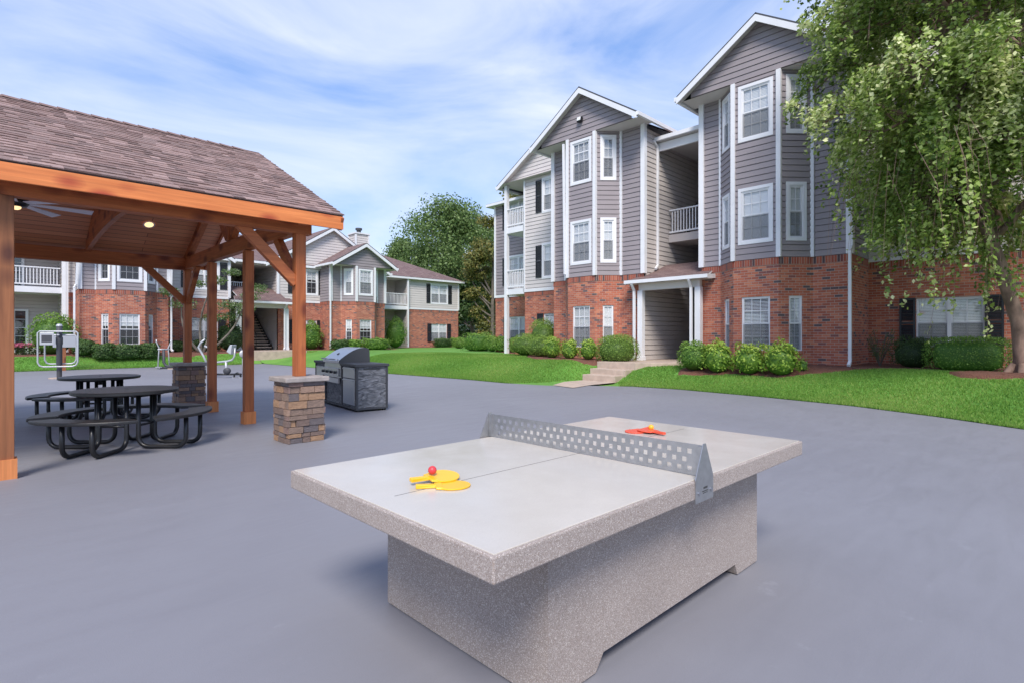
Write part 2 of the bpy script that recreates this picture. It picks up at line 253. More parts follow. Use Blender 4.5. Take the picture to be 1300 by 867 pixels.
# ------------------------------------------------------------------ mesh helper
class MB:
    def __init__(s): s.v=[];s.f=[];s.uv=[];s.m=[];s.r=[]
    def quad(s,pts,uv=None,mi=0,rnd=0.0):
        i=len(s.v); s.v+= [tuple(p) for p in pts]; s.f.append(tuple(range(i,i+len(pts))))
        s.uv.append(uv if uv else [(0,0)]*len(pts)); s.m.append(mi); s.r.append(rnd)
    def hexa(s,p,mi=0,rnd=0.0):      # p: 4 bottom ccw, 4 top
        for idx in ((3,2,1,0),(4,5,6,7),(0,1,5,4),(1,2,6,5),(2,3,7,6),(3,0,4,7)):
            q=[p[k] for k in idx]; a,b_,c=Vector(q[0]),Vector(q[1]),Vector(q[2])
            n=(b_-a).cross(c-a)
            if n.length<1e-12: uv=None
            else:
                n.normalize()
                if abs(n.z)>0.9: uv=[(x[0],x[1]) for x in q]
                else:
                    t=Vector((-n.y,n.x,0)).normalized(); uv=[(x[0]*t.x+x[1]*t.y,x[2]) for x in q]
            s.quad(q,uv,mi,rnd)
    def box(s,x0,x1,y0,y1,z0,z1,mi=0,rnd=0.0):
        s.hexa([(x0,y0,z0),(x1,y0,z0),(x1,y1,z0),(x0,y1,z0),(x0,y0,z1),(x1,y0,z1),(x1,y1,z1),(x0,y1,z1)],mi,rnd)
    def bar(s,p,q,wd,ht,up=(0,0,1),mi=0,rnd=0.0):   # box from p to q, centred
        p=Vector(p);q=Vector(q);t=(q-p).normalized();u=Vector(up)
        if abs(t.dot(u))>0.98: u=Vector((0,1,0))
        sd_=t.cross(u).normalized(); u2=sd_.cross(t).normalized()
        a=sd_*wd/2;b_=u2*ht/2
        s.hexa([p-a-b_,p+a-b_,p+a+b_,p-a+b_,q-a-b_,q+a-b_,q+a+b_,q-a+b_],mi,rnd)
    def tube(s,pts,r,n=8,mi=0,closed=False,cap=True):
        pts=[Vector(p) for p in pts]; rs=r if isinstance(r,(list,tuple)) else [r]*len(pts); base=len(s.v); prev=None
        for i,p in enumerate(pts):
            if closed: t=(pts[(i+1)%len(pts)]-pts[i-1])
            else: t=pts[min(i+1,len(pts)-1)]-pts[max(i-1,0)]
            t.normalize()
            if prev is None:
                u=Vector((0,0,1)) if abs(t.z)<0.9 else Vector((1,0,0)); a=t.cross(u).normalized()
            else: a=(prev-t*prev.dot(t)).normalized()
            prev=a; b_=t.cross(a)
            for k in range(n):
                an=2*math.pi*k/n; s.v.append(tuple(p+(a*math.cos(an)+b_*math.sin(an))*rs[i]))
        m=len(pts)
        for i in range(m if closed else m-1):
            j=(i+1)%m
            for k in range(n):
                k2=(k+1)%n; s.f.append((base+i*n+k,base+i*n+k2,base+j*n+k2,base+j*n+k)); s.uv.append([(0,0)]*4); s.m.append(mi); s.r.append(0.0)
        if cap and not closed:
            s.f.append(tuple(base+k for k in range(n))[::-1]); s.uv.append([(0,0)]*n); s.m.append(mi); s.r.append(0.0)
            s.f.append(tuple(base+(m-1)*n+k for k in range(n))); s.uv.append([(0,0)]*n); s.m.append(mi); s.r.append(0.0)
    def lathe(s,prof,cx=0,cy=0,n=24,mi=0):
        base=len(s.v)
        for (r,z) in prof:
            for k in range(n):
                a=2*math.pi*k/n; s.v.append((cx+r*math.cos(a),cy+r*math.sin(a),z))
        for i in range(len(prof)-1):
            for k in range(n):
                k2=(k+1)%n; s.f.append((base+i*n+k,base+i*n+k2,base+(i+1)*n+k2,base+(i+1)*n+k)); s.uv.append([(0,0)]*4); s.m.append(mi); s.r.append(0.0)
    def prism(s,poly,z0,z1,mi=0):
        n=len(poly); s.quad([(x,y,z1) for x,y in poly],[(x,y) for x,y in poly],mi); s.quad([(x,y,z0) for x,y in poly][::-1],None,mi)
        for i in range(n):
            a,b_=poly[i],poly[(i+1)%n]; s.quad([(a[0],a[1],z0),(b_[0],b_[1],z0),(b_[0],b_[1],z1),(a[0],a[1],z1)],None,mi)
    def build(s,name,mats,parent=None,world=False,bevel=0,smooth=False,seg=2):
        me=bpy.data.meshes.new(name); off=Vector(parent.location) if (parent and world) else Vector((0,0,0))
        me.from_pydata([(v[0]-off.x,v[1]-off.y,v[2]-off.z) for v in s.v],[],s.f)
        if not isinstance(mats,(list,tuple)): mats=[mats]
        for m in mats: me.materials.append(M[m] if isinstance(m,str) else m)
        me.polygons.foreach_set('material_index',s.m)
        ul=me.uv_layers.new(name='UVMap'); ul.data.foreach_set('uv',np.array([c for u in s.uv for c in u],dtype=np.float32).ravel())
        at=me.attributes.new('rnd','FLOAT','FACE'); at.data.foreach_set('value',np.array(s.r,dtype=np.float32))
        if smooth: me.polygons.foreach_set('use_smooth',[True]*len(me.polygons))
        me.update()
        if bevel: 
            import bmesh
            bm=bmesh.new(); bm.from_mesh(me); bmesh.ops.remove_doubles(bm,verts=bm.verts,dist=1e-5)
            bmesh.ops.recalc_face_normals(bm,faces=bm.faces)
            es=[e for e in bm.edges if len(e.link_faces)==2 and e.calc_face_angle(0)>0.5]
            bmesh.ops.bevel(bm,geom=es,offset=bevel,segments=seg,affect='EDGES',profile=0.5); bm.to_mesh(me); bm.free()
        o=bpy.data.objects.new(name,me); C.objects.link(o)
        if parent: o.parent=parent
        return o
def tag(o,label=None,cat=None,group=None,kind=None):
    if label:o['label']=label
    if cat:o['category']=cat
    if group:o['group']=group
    if kind:o['kind']=kind
    return o
def thing(name,loc,label,cat,group=None,rz=0):
    o=bpy.data.objects.new(name,None); o.empty_display_size=0.3; C.objects.link(o); o.location=loc; o.rotation_euler=(0,0,rz); return tag(o,label,cat,group)
def struct(o): o['kind']='structure'; return o
def copy_tree(o,parent=None):
    c=o.copy(); C.objects.link(c)
    if parent is not None: c.parent=parent
    for ch in list(o.children): copy_tree(ch,c)
    return c
def npmesh(name,V,F,mats,parent=None,rnd=None,smooth=False,mi=None):
    me=bpy.data.meshes.new(name); k=F.shape[1]
    me.vertices.add(len(V)); me.vertices.foreach_set('co',V.astype(np.float32).ravel())
    me.loops.add(F.size); me.loops.foreach_set('vertex_index',F.astype(np.int32).ravel())
    me.polygons.add(len(F)); me.polygons.foreach_set('loop_start',np.arange(0,F.size,k,dtype=np.int32)); me.polygons.foreach_set('loop_total',np.full(len(F),k,dtype=np.int32))
    for m in (mats if isinstance(mats,list) else [mats]): me.materials.append(M[m])
    if mi is not None: me.polygons.foreach_set('material_index',mi.astype(np.int32))
    if rnd is not None:
        at=me.attributes.new('rnd','FLOAT','FACE'); at.data.foreach_set('value',rnd.astype(np.float32))
    me.update(calc_edges=True); me.validate()
    if smooth: me.polygons.foreach_set('use_smooth',np.ones(len(F),dtype=bool))
    o=bpy.data.objects.new(name,me); C.objects.link(o)
    if parent: o.parent=parent
    return o
def leaves(P,Nn,size,asp=0.55,jit=0.8,down=0.0):
    """leaf-shaped quads at points P facing roughly Nn"""
    n=len(P); Nn=Nn+rng.normal(0,jit,(n,3)); Nn/=np.linalg.norm(Nn,axis=1)[:,None]+1e-9
    t=rng.normal(0,1,(n,3)); t[:,2]-=down; t-=Nn*(t*Nn).sum(1)[:,None]; t/=np.linalg.norm(t,axis=1)[:,None]+1e-9
    b_=np.cross(Nn,t); s=size*rng.uniform(0.6,1.3,(n,1))
    V=np.stack([P-t*s*0.5,P+b_*s*asp*0.5-t*s*0.05,P+t*s*0.5,P-b_*s*asp*0.5-t*s*0.05],1).reshape(-1,3)
    F=np.arange(4*n).reshape(n,4); return V,F
# ================================================================== terrain
EXY=[-40,-5,0,0.57,1.75,3.3,5.4,7.65,9,10.2,10.95,12.5,14.1,19,30,90]; EXX=[8,10.8,11.4,11.62,12.34,13.03,13.47,13.75,13.6,12.9,12.1,11.75,11.8,11.5,11.0,10.0]
def ex(Y): return np.interp(Y,EXY,EXX)
EY=30.7
def terr(X,Y):
    X=np.asarray(X,float);Y=np.asarray(Y,float)
    s=np.maximum(X-ex(Y),(Y-EY)*2.3)
    q=np.clip(s/3.4,0,1); h=0.012+0.60*q*q*(3-2*q)
    h=np.where(s<0,-0.05,h)
    h=h+np.where(s>0.5,0.012*np.sin(X*1.7+Y*0.9)*np.sin(Y*1.3-X*0.4),0)
    # sunk under the entrance walk and steps
    dd=np.clip(np.maximum(10.1-Y,Y-11.42)/1.1,0,1); dd=dd*dd*(3-2*dd); lo=np.where(X<14.35,-0.04,np.clip(-0.04+(X-14.35)*0.45,0,0.5))
    h=np.where((X>=15.3)&(Y>8.72)&(Y<11.5),np.minimum(h,0.5),h)
    h=np.where((X<15.6)&(s>=0),np.minimum(h,lo+(h-lo)*dd),h)
    return h
def TZ(x,y): return float(terr(x,y))
def gridmesh(name,Xs,Ys,mtl,fn):
    X,Y=np.meshgrid(Xs,Ys); X,Y=fn(X,Y); Z=terr(X,Y); V=np.stack([X,Y,Z],-1).reshape(-1,3); ny,nx=X.shape
    i=np.arange(ny-1)[:,None]*nx+np.arange(nx-1)[None,:]; F=np.stack([i,i+1,i+nx+1,i+nx],-1).reshape(-1,4)
    return npmesh(name,V,F,mtl,smooth=True)
S=np.concatenate([[0,0.03],np.arange(0.2,5,0.18),np.arange(5,12,1),[15,20,30,60]])
YS=np.concatenate([np.arange(-40,-6,1.5),np.arange(-6,24,0.2),np.arange(24,40,0.5),[45,60,90]])
lawn=gridmesh('lawn',S,YS,'lawn',lambda s,Y:(ex(Y)+s,Y)); struct(lawn)
lawn2=gridmesh('lawn',np.concatenate([np.arange(-60,-8,2),np.arange(-8,10.9,0.4),[10.95]]),np.concatenate([[0,0.02],np.arange(0.1,3.2,0.12),[4,6,10,30,60]]),'lawn',lambda X,s:(X,EY+s)); struct(lawn2)
g=MB(); g.quad([(-900,-900,-0.06),(1500,-900,-0.06),(1500,1500,-0.06),(-900,1500,-0.06)]); struct(g.build('ground','lawn'))
p=MB(); poly=[(-60,-40)]+[(float(ex(y)),y) for y in [-40,-20,-10,-5,-2,0,0.3,0.57,1.2,1.75,2.5,3.3,4.3,5.4,6.5,7.65,8.4,9,9.6,10.2,10.6,10.95,11.7,12.5,14.1,16,19,24,30,EY]]+[(-60,EY)]
p.quad([(x,y,0) for x,y in poly],[(x,y) for x,y in poly]); struct(p.build('pavement','pavement'))
# mulch beds, sheets over the lawn
BEDS=[]
def bed(pts,name='mulch_bed',dz=0.03):
    # fan of fine cells inside polygon
    xs=[a for a,b_ in pts]; ys=[b_ for a,b_ in pts]; st=0.11
    def inside(x,y):
        r=False;j=len(pts)-1
        for i in range(len(pts)):
            xi,yi=pts[i];xj,yj=pts[j]
            if (yi>y)!=(yj>y) and x<(xj-xi)*(y-yi)/(yj-yi)+xi: r=not r
            j=i
        return r
    m=MB(); gx=np.arange(min(xs),max(xs)+st,st); gy=np.arange(min(ys),max(ys)+st,st)
    idx={}
    def vid(i,j):
        if (i,j) not in idx:
            x=gx[0]+i*st;y=gy[0]+j*st; jx=0.05*math.sin(i*2.3+j*1.7); jy=0.05*math.sin(i*1.1-j*2.9)
            idx[(i,j)]=len(m.v); m.v.append((x+jx,y+jy,TZ(x+jx,y+jy)+dz+0.012*math.sin(i*5.1+j*3.3)))
        return idx[(i,j)]
    for i in range(len(gx)):
        for j in range(len(gy)):
            if inside(gx[0]+(i+.5)*st,gy[0]+(j+.5)*st):
                m.f.append((vid(i,j),vid(i+1,j),vid(i+1,j+1),vid(i,j+1))); m.uv.append([(0,0)]*4); m.m.append(0); m.r.append(0)
    cnt={}
    for f in m.f:
        for k in f: cnt[k]=cnt.get(k,0)+1
    m.v=[(x,y,z if cnt.get(i,0)==4 else TZ(x,y)-0.03) for i,(x,y,z) in enumerate(m.v)]
    o=m.build(name,'mulch',smooth=True); BEDS.append(pts); return struct(o)
bed([(15.2,8.6),(15.5,7.0),(15.3,5.5),(15.9,4.2),(16.8,3.0),(17.4,1.0),(17.6,-3),(19.5,-3),(19.5,4.5),(17.6,4.6),(16.9,8.7)])
bed([(15.3,11.55),(15.0,12.6),(14.9,14.2),(15.8,15.6),(17.0,16.6),(18.2,17.8),(18.6,19.2),(20.9,23),(21.2,23),(20.9,18.5),(19.3,15.2),(17.5,15.2),(17.4,11.4)])
bed([(-6,32.0),(2.5,31.9),(7.5,31.6),(10.3,31.9),(10.3,34.7),(-6,34.7)])
bed([(13.9,33.3),(20,31.4),(20.6,35.0),(24,36),(30,35.6),(30,36.8),(20,36.8),(13.9,34.7)])
a_=[(15.75+0.95*math.cos(t)*(1+0.1*math.sin(3*t)),0.9+1.15*math.sin(t)) for t in np.linspace(0,2*math.pi,20)[:-1]]; bed(a_,dz=0.06)
# walk and steps
wk=MB(); wk.quad([(11.95,9.85,0.014),(12.6,9.9,0.014)][:1]+[(13.0,10.1,0.014),(14.4,10.1,0.014),(14.4,11.42,0.014),(13.4,11.42,0.014),(12.6,11.05,0.014),(12.2,10.85,0.014)]); struct(wk.build('entrance_walk','porch_floor'))
st_=MB(); 
st_.box(14.32,16.0,10.12,11.42,-0.1,0.21); st_.box(14.78,16.0,10.05,11.46,-0.1,0.385); 
stp=st_.build('entrance_steps','porch_floor',bevel=0.012); struct(stp)
pl=MB(); pl.prism([(15.25,11.52),(15.25,9.98),(16.6,8.70),(17.35,8.72),(26,8.85),(26,11.0),(17.3,11.5)],0.2,0.60); struct(pl.build('entrance_platform','porch_floor',bevel=0.01))
pb=MB(); pb.prism([(10.5,31.2),(13.6,31.2),(13.6,33.5),(13.15,34.4),(13.15,42),(10.45,42),(10.45,33.5)],0.0,0.655); struct(pb.build('far_entrance_platform','porch_floor'))
# ================================================================== wall helpers
def frame(P0,P1):
    P0=Vector((*P0,0));P1=Vector((*P1,0));t=(P1-P0);Ln=t.length;t.normalize();n=Vector((t.y,-t.x,0)); return P0,t,n,Ln
def wpt(P0,t,n,s,z,o): v=P0+t*s+n*o; return (v.x,v.y,z)
def siding(mb,A,B,z0,z1,ops=(),prof=None,e=0.178):
    P0,t,n,Ln=frame(A,B); z=z0
    cuts=sorted(set([o[2] for o in ops]+[o[3] for o in ops]))
    while z<z1-1e-4:
        zt=min(z+e,z1); fr=[z]+[c for c in cuts if z+1e-3<c<zt-1e-3]+[zt]
        for k in range(len(fr)-1):
            a,b_=fr[k],fr[k+1]
            if prof: (la,ra),(lb,rb)=prof(a),prof(b_)
            else: la,ra,lb,rb=0,Ln,0,Ln
            if ra-la<0.01: continue
            segs=[(la,ra,lb,rb)]
            for (s0,s1,o0,o1) in ops:
                if b_<=o0+1e-4 or a>=o1-1e-4: continue
                ns=[]
                for (q,r_,q2,r2) in segs:
                    if s1<=q or s0>=r_: ns.append((q,r_,q2,r2)); continue
                    if s0>q: ns.append((q,s0,q2,s0))
                    if s1<r_: ns.append((s1,r_,s1,r2))
                segs=ns
            off=lambda zz:0.026-0.018*(zz-z)/e
            gp=0.012 if k==0 else 0
            for (q,r_,q2,r2) in segs:
                W=lambda s,zz,o:wpt(P0,t,n,s,zz,o)
                mb.quad([W(q,a+gp,off(a)),W(r_,a+gp,off(a)),W(r2,b_,off(b_)),W(q2,b_,off(b_))])
                if gp:
                    mb.quad([W(q,a+gp,-0.025),W(r_,a+gp,-0.025),W(r_,a+gp,off(a)),W(q,a+gp,off(a))])
                    mb.quad([W(q,a,-0.025),W(r_,a,-0.025),W(r_,a+gp,-0.025),W(q,a+gp,-0.025)])
                    mb.quad([W(q,a,0.010),W(r_,a,0.010),W(r_,a,-0.025),W(q,a,-0.025)])
        z=zt
def brickwall(mb,A,B,z0,z1,ops=(),soldier=True,u0=0.0,dep=0.10):
    P0,t,n,Ln=frame(A,B); zt=z1-0.205 if soldier else z1
    W=lambda s,zz,o:wpt(P0,t,n,s,zz,o)
    ss=sorted(set([0,Ln]+[o[0] for o in ops]+[o[1] for o in ops])); zs=sorted(set([z0,zt]+[o[2] for o in ops]+[o[3] for o in ops]))
    for i in range(len(ss)-1):
        for j in range(len(zs)-1):
            cs=(ss[i]+ss[i+1])/2;cz=(zs[j]+zs[j+1])/2
            if any(o[0]<cs<o[1] and o[2]<cz<o[3] for o in ops): continue
            q=[(ss[i],zs[j]),(ss[i+1],zs[j]),(ss[i+1],zs[j+1]),(ss[i],zs[j+1])]
            mb.quad([W(s,z,0) for s,z in q],[(s+u0,z) for s,z in q])
    for (a,b_,c,d) in ops:
        for q in ([(a,c,0),(a,c,-dep),(a,d,-dep),(a,d,0)],[(b_,c,-dep),(b_,c,0),(b_,d,0),(b_,d,-dep)],[(a,d,0),(a,d,-dep),(b_,d,-dep),(b_,d,0)],[(a,c,-dep),(a,c,0),(b_,c,0),(b_,c,-dep)]):
            mb.quad([W(*x) for x in q],[(x[0]+x[2],x[1]) for x in q])
        # rowlock sill
        pts=[W(a-0.05,c-0.07,0.03),W(b_+0.05,c-0.07,0.03),W(b_+0.05,c-0.07,-0.02),W(a-0.05,c-0.07,-0.02),W(a-0.05,c+0.004,0.03),W(b_+0.05,c+0.004,0.03),W(b_+0.05,c+0.012,-0.05),W(a-0.05,c+0.012,-0.05)]
        mb.hexa(pts,1)
    if soldier:
        o=0.014
        mb.quad([W(-o,zt,o),W(Ln+o,zt,o),W(Ln+o,z1,o),W(-o,z1,o)],[(u0,0.0),(u0+Ln,0.0),(u0+Ln,0.205),(u0,0.205)],1)
        mb.quad([W(-o,zt,0),W(Ln+o,zt,0),W(Ln+o,zt,o),W(-o,zt,o)],None,1)
        mb.quad([W(-o,z1,o),W(Ln+o,z1,o),W(Ln+o,z1,-0.03),W(-o,z1,-0.03)],None,1)
def vtrim(mb,P,z0,z1,wd=0.12,pr=0.035,t=None):
    mb.box(P[0]-wd/2,P[0]+wd/2,P[1]-wd/2,P[1]+wd/2,z0,z1)
def ctrim(mb,P,z0,z1,wd=0.13,ang=0.0):
    c_,s_=math.cos(ang)*wd/2,math.sin(ang)*wd/2
    q=[(P[0]-c_+s_,P[1]-s_-c_),(P[0]+c_+s_,P[1]+s_-c_),(P[0]+c_-s_,P[1]+s_+c_),(P[0]-c_-s_,P[1]-s_+c_)]
    mb.hexa([(x,y,z0) for x,y in q]+[(x,y,z1) for x,y in q])
WIN={}
def window(parent,A,B,s,zb,w_,h,kind='siding',cols=3,blind='half',double=False):
    key=(round(w_,2),round(h,2),kind,cols,blind,double)
    P0,t,n,Ln=frame(A,B); pos=P0+t*s; rz=math.atan2(t.y,t.x); loc=Vector((pos.x,pos.y,zb))-Vector(parent.location)
    if key in WIN:
        o=copy_tree(WIN[key],parent); o.location=loc; o.rotation_euler=(0,0,rz); return o
    f=MB(); hw=w_/2; d0=-0.015 if kind=='siding' else 0.03
    if kind=='siding':
        cw=0.095
        f.box(-hw-cw,-hw,-0.036,0.03,-cw,h+cw); f.box(hw,hw+cw,-0.036,0.03,-cw,h+cw)
        f.box(-hw,hw,-0.036,0.03,h,h+cw); f.box(-hw,hw,-0.036,0.03,-cw,0)
    fw=0.035
    f.box(-hw+.001,-hw+fw,d0+.002,d0+0.09,0.001,h-.001); f.box(hw-fw,hw-.001,d0+.002,d0+0.09,0.001,h-.001); f.box(-hw+fw,hw-fw,d0+.002,d0+0.09,h-fw,h-.001); f.box(-hw+fw,hw-fw,d0+.002,d0+0.09,0.001,fw)
    units=[(-hw+fw,hw-fw)]
    if double: f.box(-0.045,0.045,d0-.004,d0+0.092,fw,h-fw); units=[(-hw+fw,-0.045),(0.045,hw-fw)]
    o=f.build('window','white',parent); o.location=loc; o.rotation_euler=(0,0,rz)
    sa=MB(); pn=MB(); sc=MB(); bl=MB(); it=MB()
    for (x0,x1) in units:
        zm=h*0.5
        for (z0,z1,yy) in ((fw,zm,d0+0.03),(zm,h-fw,d0+0.012)):
            r_=0.03
            sa.box(x0,x0+r_,yy,yy+0.025,z0,z1); sa.box(x1-r_,x1,yy,yy+0.025,z0,z1); sa.box(x0+r_,x1-r_,yy,yy+0.025,z1-r_,z1); sa.box(x0+r_,x1-r_,yy,yy+0.025,z0,z0+r_)
            c_=cols if not double else max(2,cols)
            for k in range(1,c_):
                xm=x0+(x1-x0)*k/c_; sa.box(xm-0.009,xm+0.009,yy+0.004,yy+0.017,z0+r_,z1-r_)
            for k in range(1,2):
                zz=z0+(z1-z0)*k/2; sa.box(x0+r_,x1-r_,yy+0.005,yy+0.016,zz-0.009,zz+0.009)
            pn.quad([(x0,yy+0.019,z0),(x1,yy+0.019,z0),(x1,yy+0.019,z1),(x0,yy+0.019,z1)])
        sc.quad([(x0,d0+0.006,fw),(x1,d0+0.006,fw),(x1,d0+0.006,zm-0.02),(x0,d0+0.006,zm-0.02)])
        zb_={'full':fw,'half':fw,'open':h*0.62,'part':fw}[blind]; zz=h-fw-0.03; tilt={'full':0.0225,'half':0.017,'open':0.02,'part':0.012}[blind]
        while zz>zb_:
            y_=d0+0.062
            bl.quad([(x0,y_-0.006,zz-tilt),(x1,y_-0.006,zz-tilt),(x1,y_+0.006,zz+tilt),(x0,y_+0.006,zz+tilt)])
            zz-=0.042
    it.quad([(-hw,0.6,0),(hw,0.6,0),(hw,0.6,h),(-hw,0.6,h)]); it.quad([(-hw,0.1,0),(hw,0.1,0),(hw,0.6,0),(-hw,0.6,0)]); it.quad([(-hw,0.1,h),(hw,0.1,h),(hw,0.6,h),(-hw,0.6,h)])  # shallow box, its near-black colour stands in for the room's shade
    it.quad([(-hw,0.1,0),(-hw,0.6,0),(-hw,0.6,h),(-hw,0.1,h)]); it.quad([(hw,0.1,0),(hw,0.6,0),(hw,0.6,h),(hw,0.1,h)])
    sa.build('sash','white',o); pn.build('pane','glass',o); sc.build('insect_screen','screen',o); bl.build('blind','blind',o); it.build('room_darkness','dark',o)
    WIN[key]=o; return o
SHU={}
def shutter(parent,A,B,s,zb,w_,h):
    key=(w_,h); P0,t,n,Ln=frame(A,B); pos=P0+t*s; rz=math.atan2(t.y,t.x); loc=Vector((pos.x,pos.y,zb))-Vector(parent.location)
    if key in SHU: o=copy_tree(SHU[key],parent)
    else:
        m=MB(); hw=w_/2; m.box(-hw,-hw+.05,-0.055,-.02,0,h); m.box(hw-.05,hw,-0.055,-.02,0,h)
        for z in (0,h/2-0.03,h-0.06): m.box(-hw+.05,hw-.05,-0.055,-.02,z,z+0.06)
        z=0.07
        while z<h-0.07:
            if abs(z-h/2)>0.05: m.quad([(-hw+.05,-0.05,z),(hw-.05,-0.05,z),(hw-.05,-0.028,z+0.035),(-hw+.05,-0.028,z+0.035)])
            z+=0.04
        o=m.build('shutter','shutter',parent); SHU[key]=o
    o.location=loc; o.rotation_euler=(0,0,rz); return o
def winset(parent,A,B,s,zb,w_,h,kind,cols,blind,sh=(1,1),double=True):
    window(parent,A,B,s,zb,w_,h,kind,cols,blind,double); e=0.09 if kind=='siding' else 0.0
    if sh[0]: shutter(parent,A,B,s-w_/2-e-0.20,zb-0.02,0.38,h+0.04)
    if sh[1]: shutter(parent,A,B,s+w_/2+e+0.20,zb-0.02,0.38,h+0.04)
def railing(parent,A,B,z,h=0.95,mat_='white',world=True,name='railing',sp=0.125):
    P0,t,n,Ln=frame(A,B); m=MB(); W=lambda s,zz:wpt(P0,t,n,s,zz,0)
    m.bar(W(0,z+h-0.04),W(Ln,z+h-0.04),0.09,0.05); m.bar(W(0,z+0.10),W(Ln,z+0.10),0.05,0.06)
    k=int(Ln/sp)
    for i in range(1,k+1):
        s=i*Ln/(k+1); m.bar(W(s,z+0.12),W(s,z+h-0.05),0.034,0.034,up=(t.x,t.y,0))
    return m.build(name,mat_,parent,world)
def slab_roof(mb,q,th=0.06,mi=0):
    """q: eave0,eave1,ridge1,ridge0 ; uv in metres, thickness downwards"""
    q=[Vector(p) for p in q]; e=(q[1]-q[0]).normalized(); up_=(q[-1]-q[0]); up_=(up_-e*up_.dot(e)); up_.normalize()
    uv=[((p-q[0]).dot(e),(p-q[0]).dot(up_)) for p in q]
    n=e.cross(up_).normalized()
    if n.z<0: n=-n
    lo=[p-n*th for p in q]
    mb.quad(q,uv,mi); mb.quad(lo[::-1],None,1)
    for i in range(len(q)):
        j=(i+1)%len(q); mb.quad([lo[i],lo[j],q[j],q[i]],None,1)
def gable(B_,Pt,ac,hw,bf,bb,ze,zp,mat_sid,face=True,a_face=None,name='roof',slopemat='shingle_far',oh=0.30,eav=0.0):
    """gable roof, ridge runs in b. eave half-width hw (incl. overhang), rake overhang oh in front of bf"""
    P=lambda a,b_,z:(*Pt(a,b_),z)
    r=MB(); b0=bf-oh
    slab_roof(r,[P(ac-hw,b0,ze),P(ac-hw,bb,ze),P(ac,bb,zp),P(ac,b0,zp)]); slab_roof(r,[P(ac+hw,bb,ze),P(ac+hw,b0,ze),P(ac,b0,zp),P(ac,bb,zp)])
    r.build(name,[slopemat,'grey_dark'],B_,True)
    t=MB()
    # rake boards in front, below the roof skin
    for s_ in (-1,1):
        e0=Vector(P(ac+s_*hw,b0-0.015,ze-0.06)); e1=Vector(P(ac,b0-0.015,zp-0.06)); dn=Vector((0,0,-0.20)); inn=Vector((*Pt(0,0.035),0))-Vector((*Pt(0,0),0))
        t.hexa([e0+dn,e1+dn,e1+dn+inn,e0+dn+inn,e0,e1,e1+inn,e0+inn])
        # gutter / fascia along the eave
        g0=P(ac+s_*(hw+0.03),b0,ze-0.09); g1=P(ac+s_*(hw+0.03),bb,ze-0.09); t.bar(g0,g1,0.10,0.13)
    t.build('rake_trim','white',B_,True)
    so=MB(); sl=(zp-ze)/hw
    for s_ in (-1,1):  # sloped underside of the rake overhang
        so.quad([P(ac+s_*hw,b0+0.02,ze-0.16),P(ac,b0+0.02,zp-0.16),P(ac,bf,zp-0.16),P(ac+s_*hw,bf,ze-0.16)])
    so.build('rake_soffit','soffit',B_,True)
    if face:
        a0,a1,zf=a_face; m=MB(); A=Pt(a0,bf); Bq=Pt(a1,bf)
        def prof(z):
            d=max(0,(zp-0.12-z)/sl); return (max(0,ac-d-a0),min(a1-a0,ac+d-a0))
        siding(m,A,Bq,zf,zp-0.13,(),prof); m.build('gable_wall',mat_sid,B_,True)
